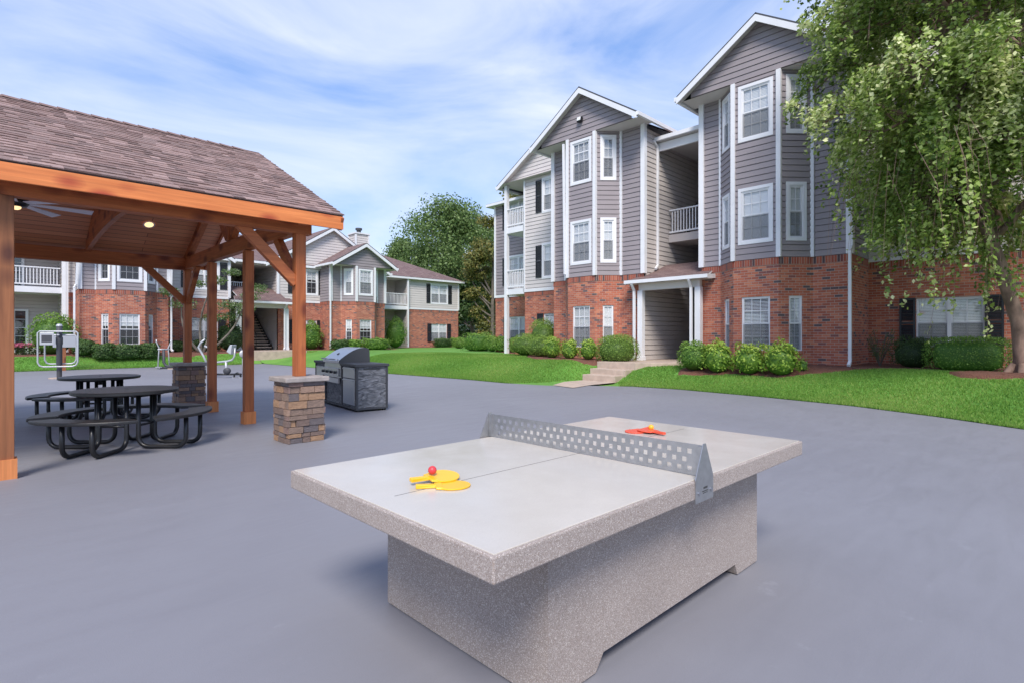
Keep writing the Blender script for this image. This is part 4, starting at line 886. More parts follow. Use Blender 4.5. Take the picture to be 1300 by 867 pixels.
# ceiling fan
M['fan_blade']=mat('fan_blade',(0.75,0.72,0.80),0.5)
fn=thing('ceiling_fan',(0.35,YR,3.33),'dark ceiling fan with long pale blades hanging from the pavilion ceiling','ceiling fan')
m=MB(); m.tube([(0,0,0.12),(0,0,zr(YR)-3.33-0.0)],0.02,8); m.build('down_rod','blackmetal',fn)
m=MB(); m.lathe([(0,0.14),(0.09,0.13),(0.14,0.08),(0.15,0.0),(0.12,-0.05),(0,-0.06)],0,0,24); m.build('motor','blackmetal',fn,smooth=True)
m=MB(); m.lathe([(0.06,-0.05),(0.055,-0.08),(0.03,-0.095),(0,-0.10)],0,0,20); m.build('fan_lamp','lamp_on',fn,smooth=True)
for k in range(7):
    a=R(4+k*360/7); m=MB(); ca,sa=math.cos(a),math.sin(a); pr=lambda r,w_,z:(r*ca-w_*sa,r*sa+w_*ca,z)
    m.hexa([pr(0.12,-0.04,0.0),pr(0.88,-0.065,0.012),pr(0.88,0.065,-0.022),pr(0.12,0.04,-0.01),pr(0.12,-0.04,0.01),pr(0.88,-0.065,0.022),pr(0.88,0.065,-0.012),pr(0.12,0.04,0.0)]); m.build('blade','fan_blade',fn)
# ================================================================== picnic tables
def picnic_table(x,y,rz,label,src=None):
    if src:
        t=copy_tree(src); t.location=(x,y,0); t.rotation_euler=(0,0,rz); t['label']=label; return t
    t=thing('picnic_table',(x,y,0),label,'picnic table','round black picnic tables under the pavilion',rz)
    m=MB(); m.lathe([(0.025,0.752),(0.575,0.752),(0.59,0.745),(0.59,0.715),(0.575,0.705),(0.025,0.705),(0.025,0.752)],0,0,56); m.build('tabletop','blackcoat',t)
    for k in range(4):
        a=math.pi/2*k
        m=MB(); n=14; r0,r1=0.70,0.99; sp=R(40)
        out=[(r1*math.cos(a+sp*(2*i/n-1))*1.0,r1*math.sin(a+sp*(2*i/n-1))) for i in range(n+1)]; inn=[(r0*math.cos(a+sp*0.86*(1-2*i/n)),r0*math.sin(a+sp*0.86*(1-2*i/n))) for i in range(n+1)]
        m.prism(out+inn,0.415,0.455); m.build('seat','blackcoat',t,bevel=0.01)
        for s_ in (-1,1):
            m=MB(); off=s_*0.17; ca,sa=math.cos(a),math.sin(a); P=lambda r,z:(r*ca-off*sa,r*sa+off*ca,z)
            pts=[P(0.26,0.70),P(0.26,0.16)]
            for i in range(1,6): q=math.pi/2*i/6; pts.append(P(0.26+0.13*(1-math.cos(q)),0.16-0.13*math.sin(q)))
            pts+= [P(0.40,0.028),P(0.74,0.028)]
            for i in range(1,6): q=math.pi/2*i/6; pts.append(P(0.74+0.12*math.sin(q),0.028+0.13*(1-math.cos(q))))
            pts+= [P(0.86,0.17),P(0.86,0.42)]
            m.tube(pts,0.028,10); m.build('leg','blackmetal',t,smooth=True)
        m=MB(); m.tube([(0.26*ca-0.17*sa,0.26*sa+0.17*ca,0.685),(0.26*ca+0.17*sa,0.26*sa-0.17*ca,0.685)],0.02,6); m.tube([(0.26*ca-0.17*sa,0.26*sa+0.17*ca,0.30),(0.26*ca+0.17*sa,0.26*sa-0.17*ca,0.30)],0.016,6)
        m.build('cross_brace','blackmetal',t,smooth=True)
    m=MB(); m.tube([(0,0,0.60),(0,0,0.71)],0.03,12); m.tube([(-.26,0,0.69),(.26,0,0.69)],0.018,6); m.tube([(0,-.26,0.69),(0,.26,0.69)],0.018,6); m.build('umbrella_sleeve','blackmetal',t,smooth=True)
    return t
pt=picnic_table(1.37,8.70,R(-42),'round black picnic table with four curved seats, nearer the camera')
picnic_table(1.50,11.95,R(-30),'round black picnic table standing behind the nearer one',pt)
# ================================================================== table tennis table
TT=thing('table_tennis_table',(2.47,2.0,0),'concrete outdoor table tennis table with pale polished top in the foreground','table tennis table')
TX0,TX1,TY0,TY1=-1.35,1.35,-0.763,0.763
m=MB(); m.box(TX0,TX1,TY0,TY1,0.672,0.7585); m.build('slab_edge','terrazzo',TT,bevel=0.006)
m=MB(); i_=0.014; m.box(TX0+i_,TX1-i_,TY0+i_,TY1-i_,0.745,0.7625); m.build('playing_surface','polished',TT,bevel=0.002)
m=MB(); m.box(TX0+0.13,TX1-0.13,-0.0016,0.0016,0.7600,0.7630); m.build('centre_line','dot',TT)
m=MB(); m.box(-0.89,-0.61,-0.57,0.57,0.0,0.008); m.build('foot_gap_shade','dot',TT); m=MB(); m.box(0.81,1.07,-0.57,0.57,0.0,0.008); m.build('foot_gap_shade','dot',TT)  # near-black strips paint the shade of the thin gap under the feet
m=MB(); prof=[(-0.90,0.008),(-0.60,0.008),(-0.545,0.075),(0.76,0.075),(0.79,0.008),(1.08,0.008),(1.08,0.672),(-0.90,0.672)]
n=len(prof); ya,yb=-0.58,0.58
i0=len(m.v)
# split profile so faces stay convex
def side(y,flip):
    for q in ([(-0.90,0.008),(-0.60,0.008),(-0.545,0.075),(-0.545,0.672),(-0.90,0.672)],[(-0.545,0.075),(0.76,0.075),(0.76,0.672),(-0.545,0.672)],[(0.76,0.075),(0.79,0.008),(1.08,0.008),(1.08,0.672),(0.76,0.672)]):
        p_=[(x,y,z) for x,z in q]; m.quad(p_[::-1] if flip else p_)
side(ya,False); side(yb,True)
for k in range(n):
    a,b_=prof[k],prof[(k+1)%n]; m.quad([(a[0],yb,a[1]),(b_[0],yb,b_[1]),(b_[0],ya,b_[1]),(a[0],ya,a[1])])
o=m.build('base','terrazzo',TT)
# net
m=MB(); th=0.003; zt0=0.763; 
rows=[(0.020,0.044,0.0),(0.062,0.086,0.5),(0.104,0.128,0.0)]; y0,y1=-0.762,0.762; pitch=0.0545; sq=0.024
def strip(z0,z1,holes):
    yy=y0
    for (h0,h1) in holes+[(y1,None)]:
        if h0>yy: m.box(-th/2,th/2,yy,h0,zt0+z0,zt0+z1)
        if h1 is not None: yy=h1
z=0.004
for (a,b_,o_) in rows:
    strip(z,a,[]); hs=[]; c=y0+0.06+o_*pitch
    while c+sq<y1-0.05: hs.append((c,c+sq)); c+=pitch
    strip(a,b_,hs); z=b_
strip(z,0.1525,[])
net=m.build('net','galv',TT)
def bracket(s_):
    m=MB(); y=s_*0.763; pts=[(-0.012,0.925),(0.012,0.925),(0.088,0.765),(0.088,0.655),(-0.088,0.655),(-0.088,0.765)]
    ys=sorted([y+s_*0.001,y+s_*0.005]); 
    m.quad([(x,ys[0],z) for x,z in pts][::-1]); m.quad([(x,ys[1],z) for x,z in pts])
    for k in range(6):
        a,b_=pts[k],pts[(k+1)%6]; m.quad([(a[0],ys[0],a[1]),(b_[0],ys[0],b_[1]),(b_[0],ys[1],b_[1]),(a[0],ys[1],a[1])])
    m.box(-0.012,0.0,min(y,y-s_*0.03),max(y,y-s_*0.03),0.766,0.91)
    b=m.build('net_bracket','galv',TT); yo=ys[0] if s_<0 else ys[1]
    q=MB(); 
    for bx in (-0.06,0.06): q.tube([(bx,yo,0.70),(bx,yo+s_*0.007,0.70)],0.0075,10)
    q.build('bolt','bolt',b)
    q=MB()   # small etched maker's mark, too small to read
    for (a,c,zz,h) in ((-0.012,0.028,0.712,0.010),(-0.026,-0.020,0.700,0.004),(-0.018,0.030,0.699,0.005),(-0.018,0.012,0.691,0.004),(0.016,0.028,0.691,0.004)): q.box(a,c,yo-0.0006 if s_<0 else yo,yo if s_<0 else yo+0.0006,zz,zz+h)
    q.build('engraving','dot',b)
bracket(-1); bracket(1)
# paddles and balls
def paddle(x,y,z,ang,mt,label,group,tilt=0.0,pitch=0.0):
    t=thing('paddle',(x,y,z),label,'paddle',group,ang); t.rotation_euler=(tilt,pitch,ang)
    m=MB(); n=32; pts=[]
    for k in range(n): a=2*math.pi*k/n; pts.append((0.078*math.cos(a)*1.02,0.074*math.sin(a)))
    m.prism(pts,0,0.007); m.build('blade',mt,t,bevel=0.002)
    m=MB(); m.hexa([(-0.165,-0.014,0.0),(-0.070,-0.018,0.0),(-0.070,0.018,0.0),(-0.165,0.014,0.0),(-0.165,-0.013,0.018),(-0.075,-0.012,0.014),(-0.075,0.012,0.014),(-0.165,0.013,0.018)]); m.hexa([(-0.08,-0.045,0.001),(-0.045,-0.06,0.001),(-0.045,0.06,0.001),(-0.08,0.045,0.001),(-0.08,-0.04,0.011),(-0.045,-0.05,0.009),(-0.045,0.05,0.009),(-0.08,0.04,0.011)])
    m.build('handle',mt,t,bevel=0.003); return t
def ball(x,y,z,mt,label):
    m=MB(); m.lathe([(0.02*math.sin(a)+1e-5,0.02*(1-math.cos(a))) for a in np.linspace(0,math.pi,13)],0,0,20)
    o=m.build('ball',mt,smooth=True); o.location=(x,y,z); tag(o,label,'ball'); return o
ZT=0.7635
gy='plastic paddles left on the table tennis table'
paddle(1.520,1.950,ZT,R(-30),'yellow','yellow plastic paddle lying flat on the pale tabletop, under the other yellow one',gy)
paddle(1.550,2.065,ZT+0.016,R(-8),'yellow','yellow plastic paddle resting on top of another yellow paddle beside the red ball',gy,tilt=R(7),pitch=R(0))
ball(1.505,2.085,ZT+0.030,'redball','small red ball resting on the yellow paddles')
paddle(3.320,2.170,ZT,R(178),'red','red plastic paddle lying flat beyond the net, blade towards the far edge',gy)
paddle(3.370,2.100,ZT+0.008,R(72),'red','red plastic paddle crossed over the other red one beyond the net',gy,tilt=R(2))
ball(3.440,2.120,ZT+0.004,'orangeball','small orange ball on the red paddles beyond the net')
# ================================================================== grill island
GR=thing('grill_island',(5.30,10.9,0),'outdoor grill island of dark slate-look panels with stainless grill, doors and black base','grill',rz=R(-7))
# local: x depth (0 front .. 0.66 back), y from -1.35 (near) to 1.15 (far)
def gb(name,boxes,mt,parent=GR,bevel=0.004):
    m=MB()
    for b_ in boxes: m.box(*b_)
    return m.build(name,mt,parent,bevel=bevel)
gb('near_cabinet',[(0.012,0.62,-1.34,-0.55,0.07,0.86)],'slate'); gb('far_cabinet',[(0.012,0.62,0.45,1.10,0.07,0.86)],'slate'); gb('grill_cabinet',[(0.03,0.62,-0.55,0.45,0.07,0.60)],'slate')
gb('base_frame',[(-0.01,0.64,-1.36,1.12,0.035,0.075),(-0.006,0.03,-1.36,-1.32,0.07,0.87),(0.60,0.64,-1.36,-1.32,0.07,0.87),(-0.006,0.02,-0.58,-0.54,0.07,0.87),(-0.006,0.02,1.08,1.12,0.07,0.87),(-0.006,0.02,0.44,0.48,0.07,0.87)],'grey_dark')
gb('countertop',[(-0.03,0.66,-1.38,-0.52,0.865,0.915)],'grey_dark'); gb('countertop',[(-0.03,0.66,0.42,1.14,0.865,0.915)],'grey_dark')
for (x,y) in ((0.05,-1.3),(0.58,-1.3),(0.05,1.05),(0.58,1.05)): gb('foot',[(x-.03,x+.03,y-.03,y+.03,0,0.036)],'blackmetal')
d=gb('cabinet_door',[(-0.012,0.013,-1.27,-0.66,0.12,0.62)],'steel'); gb('door_handle',[(-0.035,-0.012,-1.25,-0.68,0.585,0.605)],'steel',d)
d=gb('drawer_front',[(-0.012,0.013,-1.27,-0.66,0.635,0.84)],'steel'); gb('drawer_handle',[(-0.035,-0.012,-1.25,-0.68,0.805,0.825)],'steel',d)
d=gb('side_burner_door',[(-0.012,0.013,0.56,1.02,0.52,0.80)],'steel'); gb('door_handle',[(-0.03,-0.012,0.58,1.0,0.775,0.79)],'steel',d)
gb('vent_slot',[(0.14,0.48,-1.343,-1.30,0.80,0.835)],'dot')
gb('grill_body',[(-0.02,0.60,-0.54,0.44,0.605,0.90)],'steel'); cp=gb('control_panel',[(-0.075,-0.02,-0.53,0.43,0.64,0.80)],'steel'); gb('drip_tray',[(-0.06,-0.02,-0.52,0.42,0.50,0.60)],'steel')
for k in range(4):
    m=MB(); y=-0.40+k*0.24; m.tube([(-0.075,y,0.72),(-0.115,y,0.72)],0.028,14); t=m.build('knob','blackmetal',cp)
m=MB(); n=16; pr=[]
pr=[(-0.05,0.905),(-0.055,0.955),(-0.02,0.985),(0.06,1.045),(0.15,1.105),(0.24,1.155),(0.33,1.19),(0.42,1.21),(0.50,1.215),(0.57,1.20),(0.60,1.15),(0.61,0.905)]
ys_=(-0.53,0.43)
for k in range(len(pr)-1):
    a,b_=pr[k],pr[k+1]; m.quad([(a[0],ys_[0],a[1]),(a[0],ys_[1],a[1]),(b_[0],ys_[1],b_[1]),(b_[0],ys_[0],b_[1])])
hd=m.build('hood','steel',GR,smooth=False)
for y in ys_:
    m=MB(); cc=(0.3,0.90)
    for k in range(len(pr)-1): m.quad([(cc[0],y,cc[1]),(pr[k][0],y,pr[k][1]),(pr[k+1][0],y,pr[k+1][1])])
    m.build('hood_end','grey_dark',hd)
m=MB(); m.tube([(-0.105,-0.46,0.985),(-0.105,0.36,0.985)],0.014,10); 
for y in (-0.43,0.33): m.tube([(-0.105,y,0.985),(-0.03,y,0.98)],0.012,8)
m.build('hood_handle','bolt',hd,smooth=True)
m=MB(); m.lathe([(0.03,0),(0.03,0.012),(0,0.014)],0,0,14); t=m.build('thermometer','dot',hd); t.location=(0.11,-0.05,1.08); t.rotation_euler=(0,R(-34),0)
# ================================================================== fitness equipment
def fit_air():
    t=thing('exercise_station',(1.95,24.7,0),'outdoor exercise station: dark round post with two silver hanging loop frames','exercise equipment',rz=R(-18))
    m=MB(); m.lathe([(0.0,0.0),(0.30,0.0),(0.30,0.03),(0.0,0.035)],0,0,24); m.build('base_plate','porch_floor',t)
    m=MB(); m.lathe([(0.075,0.03),(0.075,0.45),(0.085,0.50),(0.085,1.15),(0.10,1.2),(0.10,1.4),(0.085,1.45),(0.085,1.80),(0.0,1.80)],0,0,20); m.build('post','grey_dark',t,smooth=True)
    m=MB(); m.lathe([(0.09,1.80),(0.09,1.84),(0.06,1.88),(0,1.89)],0,0,20); m.build('post_cap','silver',t,smooth=True)
    for (w_,top,bot,y) in ((0.55,1.62,0.42,-0.16),(0.44,1.50,0.50,0.16)):
        m=MB(); pts=[(-w_,y,top-.05),(-w_,y,bot+0.15),(-w_+0.05,y,bot+.04),(-w_+0.15,y,bot),(w_-0.15,y,bot),(w_-0.05,y,bot+.04),(w_,y,bot+0.15),(w_,y,top-.05),(w_-0.05,y,top),(-w_+0.05,y,top)]
        m.tube(pts,0.026,8,closed=True); m.build('swing_frame','silver',t,smooth=True)
    m=MB(); m.box(-0.48,-0.09,-0.24,-0.22,1.16,1.58); pn=m.build('instruction_panel','silver',t,bevel=0.01)
    m=MB(); m.box(-0.43,-0.14,-0.243,-0.2395,1.25,1.50); m.build('panel_print','grey_dark',pn)
    m=MB(); m.tube([(0,-0.16,1.6),(0,0.16,1.6)],0.035,8); m.tube([(0,-0.16,1.5),(0,0.16,1.5)],0.035,8); m.build('pivot','silver',t,smooth=True)
    return t
fit_air()
def fit_stepper():
    t=thing('exercise_station',(5.95,28.9,0),'silver outdoor stepper with two upright handlebars and a dark curved centre post','exercise equipment',rz=R(10))
    for s_ in (-1,1):
        m=MB(); m.tube([(s_*0.24,0,0.03),(s_*0.20,0,0.75),(s_*0.19,0,0.95),(s_*0.30,0,1.20),(s_*0.30,0,1.32)],0.026,8); m.build('handlebar','silver',t,smooth=True)
        m=MB(); m.box(s_*0.25-.06,s_*0.25+.06,-.28,.10,0.08,0.11); m.build('foot_pedal','silver',t)
    m=MB(); m.tube([(-0.25,0,0.88),(0.25,0,0.88)],0.03,8); m.build('crossbar','silver',t,smooth=True)
    m=MB(); m.tube([(0,0,0.88),(0,0,0.30),(0.06,-0.1,0.14),(0.25,-0.35,0.05)],0.06,10); m.tube([(0.25,-0.35,0.05),(-0.1,0.1,0.05)],0.04,8); m.build('centre_post','grey_dark',t,smooth=True)
    m=MB(); m.lathe([(0,0),(0.22,0),(0.22,0.025),(0,0.03)],0.25,-0.35,16); m.build('base_plate','porch_floor',t)
fit_stepper()
def fit_bike():
    t=thing('exercise_station',(6.1,21.2,0),'recumbent outdoor exercise bike with curved silver frame and white seat pad','exercise equipment',rz=R(-44))
    # local x to the right in the photograph
    m=MB(); m.tube([(-0.75,0,0.12),(0.75,0,0.12)],0.035,8); m.build('ground_rail','blackmetal',t,smooth=True)
    for x in (-0.72,0.62):
        m=MB(); m.tube([(x-0.13,-0.0,0.0),(x-0.12,0,0.12),(x-0.02,0,0.17),(x+0.09,0,0.13),(x+0.11,0,0.0)],0.032,8); m.build('rail_foot','blackmetal',t,smooth=True)
        for dx in (-0.13,0.11):
            m=MB(); m.lathe([(0,0),(0.08,0),(0.08,0.012),(0,0.012)],x+dx,0,14); m.build('foot_disc','silver',t)
    m=MB(); m.tube([(-0.35,0,0.52),(0.25,0,0.58),(0.42,0,0.63),(0.50,0,0.75),(0.52,0,1.05)],0.035,8); m.build('seat_frame','silver',t,smooth=True)
    m=MB(); m.hexa([(0.30,-0.18,0.92),(0.46,-0.18,0.82),(0.46,0.18,0.82),(0.30,0.18,0.92),(0.42,-0.17,1.16),(0.50,-0.17,1.16),(0.50,0.17,1.16),(0.42,0.17,1.16)]); m.build('seat_pad','silver',t,bevel=0.02)
    m=MB(); m.tube([(-0.45,0,0.45),(-0.62,0,0.80),(-0.78,0,1.08),(-0.70,0,1.22),(-0.55,0,1.36)],0.035,8); m.build('handlebar','silver',t,smooth=True)
    m=MB(); m.tube([(-0.30,0,0.48),(-0.45,0.1,0.85),(-0.48,0.1,1.05),(-0.62,0.1,1.12)],0.035,8); m.build('handlebar','silver',t,smooth=True)
    m=MB(); m.tube([(0.22,0,0.12),(0.20,0,0.58)],0.04,8); m.build('upright','silver',t,smooth=True)
    m=MB(); m.tube([(-0.33,0,0.12),(-0.35,0,0.52)],0.05,8); m.build('upright','silver',t,smooth=True)
    m=MB(); m.lathe([(0,-0.06),(0.11,-0.06),(0.12,0),(0.11,0.06),(0,0.06)],0,0,20); o=m.build('flywheel','grey_dark',t,smooth=True); o.location=(0.24,0,0.24); o.rotation_euler=(R(90),0,0)
fit_bike()
m=MB()
sg=thing('exercise_sign',(2.55,30.3,0.0),'small grey instruction panel on a brown post at the far lawn edge','sign')
m.box(-.06,.06,-.04,.04,0,1.3); m.build('post','wood_post',sg); m=MB(); m.box(-.38,.38,-.06,-.04,1.0,1.55); m.build('panel','silver',sg)
# small exercise post right of the bike
t=thing('exercise_station',(7.2,22.25,0),'short exercise post with round white pad, mostly behind the third pavilion post','exercise equipment')
m=MB(); m.tube([(0,0,0),(0,0,0.75)],0.035,8); m.build('post','silver',t,smooth=True); m=MB(); m.lathe([(0,-.03),(.13,-.03),(.15,0),(.13,.03),(0,.03)],0,0,18); o=m.build('pad','silver',t,smooth=True); o.location=(0,-.04,0.80); o.rotation_euler=(R(90),0,0)
# patio chair and flower tub by the far left patio
t=thing('patio_chair',(-0.35,34.9,0.6),'dark metal patio chair with blue cushion on the far ground floor patio','chair')
m=MB()
for x in (-.28,.28): m.tube([(x,-.28,0),(x,-.28,.62),(x,.22,.62),(x,.28,1.0)],0.02,6); m.tube([(x,.25,0),(x,.22,.62)],0.02,6)
m.tube([(-.28,.28,1.0),(.28,.28,1.0)],0.02,6); m.build('frame','blackmetal',t,smooth=True)
m=MB(); m.box(-.26,.26,-.26,.22,.40,.48); m.build('cushion',mat('blue_cushion',(0.16,0.35,0.55),0.8),t,bevel=0.02)
m=MB(); m.hexa([(-.24,.2,.5),(.24,.2,.5),(.24,.26,.5),(-.24,.26,.5),(-.24,.27,1.0),(.24,.27,1.0),(.24,.3,1.0),(-.24,.3,1.0)]); m.build('backrest','blackmetal',t)
# ================================================================== shrubs
def shrub(name,x,y,rx,ry,h,mt,label,cat='shrub',group=None,shape='round',size=0.05,n=2600,z=None,lump=0.12,stems=True,jit=1.3):
    z=TZ(x,y) if z is None else z
    t=thing(name,(x,y,z),label,cat,group); pw={'round':2.0,'box':4.5,'mound':2.3}[shape]
    u=rng.normal(size=(n,3)); u/=np.linalg.norm(u,axis=1)[:,None]; u[:,2]=np.where(u[:,2]<-0.55,-u[:,2],u[:,2])
    k=(np.abs(u)**pw).sum(1)**(-1/pw); 
    ph=rng.uniform(0,6,6)
    lm=1+lump*(np.sin(u[:,0]*5+ph[0]+u[:,2]*3)*np.cos(u[:,1]*5+ph[1])+0.6*np.sin(u[:,2]*9+ph[2]+u[:,0]*7))
    sh=np.where(rng.random(n)<0.75,rng.uniform(0.90,1.06,n),rng.uniform(0.66,0.92,n))
    P=u*(k*lm*sh)[:,None]; P=P*np.array([rx,ry,h*0.55]); P[:,2]+=h*0.46; P[:,2]=np.maximum(P[:,2],0.02)
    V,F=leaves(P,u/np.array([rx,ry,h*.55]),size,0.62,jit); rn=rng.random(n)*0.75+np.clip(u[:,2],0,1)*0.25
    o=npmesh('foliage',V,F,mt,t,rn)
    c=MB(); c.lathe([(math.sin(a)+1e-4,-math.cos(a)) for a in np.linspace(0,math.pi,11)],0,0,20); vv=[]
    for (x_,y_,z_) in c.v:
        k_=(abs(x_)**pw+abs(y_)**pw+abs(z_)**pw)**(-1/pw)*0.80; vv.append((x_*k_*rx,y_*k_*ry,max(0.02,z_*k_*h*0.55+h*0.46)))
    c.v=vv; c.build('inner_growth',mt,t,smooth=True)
    if stems:
        s=MB()
        for k_ in range(4): a=k_*1.6; s.tube([(0.05*math.cos(a),0.05*math.sin(a),-0.05),(rx*.4*math.cos(a),ry*.4*math.sin(a),h*0.5)],0.015,5)
        s.build('stem','bark_grey',t)
    return t
def xA(u,X): # point along facade direction at plane X seen at photo column u
    r=(u-650)/695.; c_,s_=math.cos(R(44.1)),math.sin(R(44.1)); return X*(c_-r*s_)/(r*c_+s_)
def xB(u,Y):
    r=(u-650)/695.; c_,s_=math.cos(R(44.1)),math.sin(R(44.1)); return Y*(r*c_+s_)/(c_-r*s_)
GA='shrubs in the mulch bed along the near building'
# right of the entrance
shrub('evergreen_shrub',15.75,xA(881,15.75),0.46,0.50,0.88,'leaf_green','round dark green shrub right beside the entrance walk, first of the right-hand row',group=GA,size=0.045,n=3200)
shrub('yellow_green_shrub',15.65,xA(911,15.65),0.42,0.46,0.88,'leaf_yellow','yellow-green leafy shrub between the dark round shrub and the bay window',group=GA,size=0.075,n=1500,lump=0.2)
shrub('yellow_green_shrub',15.55,xA(951,15.55),0.42,0.46,0.84,'leaf_yellow','yellow-green leafy shrub under the wide brick bay window',group=GA,size=0.075,n=1500,lump=0.2)
shrub('yellow_green_shrub',15.5,xA(991,15.5),0.44,0.48,0.86,'leaf_yellow','yellow-green leafy shrub under the narrow brick window, last of the right-hand row',group=GA,size=0.075,n=1500,lump=0.2)
shrub('young_shrub',15.9,xA(1019,15.9),0.14,0.14,0.34,'leaf_green','tiny sprig of a shrub in the mulch right of the yellow-green row','shrub',size=0.05,n=180,lump=0.4)
def wispy(x,y,h,r,mt,label,n=700,size=0.05):
    t=thing('wispy_shrub',(x,y,TZ(x,y)),label,'shrub'); P=[];s=MB()
    for k in range(14):
        a=rng.uniform(0,6.28); e=Vector((r*math.cos(a)*rng.uniform(.3,1),r*math.sin(a)*rng.uniform(.3,1),h*rng.uniform(.6,1))); s.tube([(0,0,0),e*0.5+Vector((0,0,.05)),e],0.008,4)
        for q in range(n//14): f=rng.uniform(0.3,1); P.append(e*f+Vector(rng.normal(0,0.05,3)))
    P=np.array([tuple(p) for p in P]); V,F=leaves(P,rng.normal(size=P.shape),size,0.45,0.5); npmesh('foliage',V,F,mt,t,rng.random(len(P))); s.build('stem','bark_grey',t); return t
wispy(17.9,xA(1117,17.9),1.15,0.40,'leaf_box','thin wispy shrub against the brick corner right of the white downspout')
shrub('boxwood_shrub',17.7,xA(1160,17.7),0.40,0.52,0.80,'leaf_dark','dark clipped shrub under the left half of the shuttered window',group=GA,size=0.04,n=3000,shape='mound')
shrub('boxwood_hedge',17.2,xA(1228,17.2),0.50,0.82,0.80,'leaf_green','wide flat-topped clipped green hedge under the shuttered window, left of the tree trunk',group=GA,shape='box',size=0.04,n=5200,lump=0.03)
# left of the entrance
shrub('evergreen_shrub',16.1,xA(783,16.1),0.72,0.74,0.98,'leaf_juniper','large smooth rounded shrub beside the left porch post',group=GA,size=0.04,n=7000,lump=0.05,shape='mound')
shrub('yellow_green_shrub',15.7,xA(747,15.7),0.33,0.34,0.72,'leaf_yellow','bright yellow-green shrub left of the large rounded shrub',group=GA,size=0.065,n=1200,lump=0.2)
shrub('yellow_green_shrub',15.75,xA(723,15.75),0.34,0.36,0.72,'leaf_yellow','yellow-green shrub in the middle of the row under the left bay, green at its foot',group=GA,size=0.065,n=1200,lump=0.2)
shrub('yellow_green_shrub',15.9,xA(701,15.9),0.36,0.38,0.82,'leaf_yellow','yellow-green shrub at the far end of the row under the left bay',group=GA,size=0.065,n=1200,lump=0.2)
shrub('juniper',16.7,xA(689,16.7),0.62,0.62,0.85,'leaf_juniper','low dark mounded juniper behind the yellow-green row',group=GA,size=0.045,n=4200,shape='mound',lump=0.1)
shrub('juniper',17.4,xA(670,17.4),0.85,0.75,0.92,'leaf_juniper','long low leaning juniper, grey-green, spreading towards the balcony post',group=GA,size=0.045,n=5200,shape='mound',lump=0.1)
shrub('juniper',18.1,xA(690,18.1),0.65,0.70,1.55,'leaf_juniper','taller juniper rising under the shuttered windows of the beige wall',group=GA,size=0.045,n=5200,shape='mound',lump=0.1)
t=thing('potted_plant',(18.4,xA(657,18.4),TZ(18.4,18.4)),'terracotta pot with red flowers beside the white balcony post','potted plant')
m=MB(); m.lathe([(0.0,0),(0.13,0),(0.19,0.32),(0.17,0.32),(0.16,0.28),(0,0.28)],0,0,20); m.build('pot','pot',t)
P=rng.normal(size=(500,3)); P/=np.linalg.norm(P,axis=1)[:,None]; P=P*np.array([.28,.28,.2])*rng.uniform(.5,1,(500,1))+np.array([0,0,.45]); V,F=leaves(P,P,0.06,0.7); npmesh('foliage',V[:1200],F[:300],'leaf_green',t,rng.random(300)); V2=V[1200:]+np.array([0,0,.05]); npmesh('flowers',V2,F[:200],'leaf_red',t,rng.random(200))
GH='shrubs between the two buildings'
for (u,X,rx,h,mt,lab,sh) in ((637,20.3,0.42,0.85,'leaf_green','small round shrub just left of the white balcony post','round'),(625,20.6,0.5,0.85,'leaf_green','round green shrub second to the left of the balcony post','round'),(607,21.4,1.0,1.0,'leaf_green','wide clipped green hedge at the left end of the near building row','box'),(583,25,0.6,0.75,'leaf_juniper','low pale green mound between the two buildings','mound'),(652,19.9,0.4,0.75,'leaf_juniper','small round shrub right behind the white balcony post','round')):
    shrub('evergreen_shrub',X,xA(u,X),rx*0.8,rx,h,mt,lab,group=GH,shape=sh,size=0.07,n=2400)
GB='shrubs along the far building'
for (u,Y,rx,ry,h,mt,lab,sh,nm) in (
 (68,32.9,0.95,0.8,1.85,'leaf_green','big loose round bush at the left corner of the far brick bay','round','large_bush'),
 (107,31.9,0.45,0.4,0.75,'leaf_box','thin dark shrub by the far left downspout','round','evergreen_shrub'),
 (131,31.6,0.42,0.4,0.68,'leaf_box','clipped dark shrub under the left narrow window of the far brick bay','box','evergreen_shrub'),
 (161,31.6,0.72,0.42,0.66,'leaf_box','wide clipped hedge under the grid window of the far brick bay','box','boxwood_hedge'),
 (190,31.6,0.38,0.4,0.68,'leaf_box','clipped dark shrub at the right end of the far bay hedge','box','evergreen_shrub'),
 (222,33.6,0.5,0.45,0.6,'leaf_dark','low dark shrub right of the slanting white downspout','mound','evergreen_shrub'),
 (262,33.2,0.7,0.5,0.7,'leaf_dark','low dark shrub at the foot of the small flowering tree','mound','evergreen_shrub'),
 (293,32.9,0.8,0.6,1.5,'leaf_dark','dark spreading bush beside the far entrance porch','round','large_bush'),
 (396,33.9,0.68,0.6,1.75,'leaf_green','tall round bush behind the pavilion corner post','round','large_bush'),
 (432,31.9,0.52,0.45,0.62,'leaf_box','dark clipped shrub left of the second far brick bay','box','evergreen_shrub'),
 (450,31.7,0.45,0.45,0.62,'leaf_green','small clipped shrub just above the grill hood','box','evergreen_shrub'),
 (478,31.6,0.9,0.5,0.70,'leaf_green','wide clipped hedge under the second far brick bay','box','boxwood_hedge'),
 (502,34.6,0.88,0.8,2.15,'leaf_green','large egg-shaped bush below the far white balcony','round','large_bush'),
 (562,35.8,0.75,0.55,0.68,'leaf_box','low clipped hedge under the shuttered window at the far right end','box','boxwood_hedge'),
 (580,36.0,0.6,0.55,0.72,'leaf_green','low clipped hedge at the right corner of the far building','box','boxwood_hedge')):
    shrub(nm,xB(u,Y),Y,rx,ry,h,mt,lab,group=GB,shape=sh,size=0.085,n=2200,z=max(TZ(xB(u,Y),Y),0.4))
t=thing('flower_bed',(xB(42,33.3),33.3,0.55),'pink flowering plants beside the far left patio','flowers')
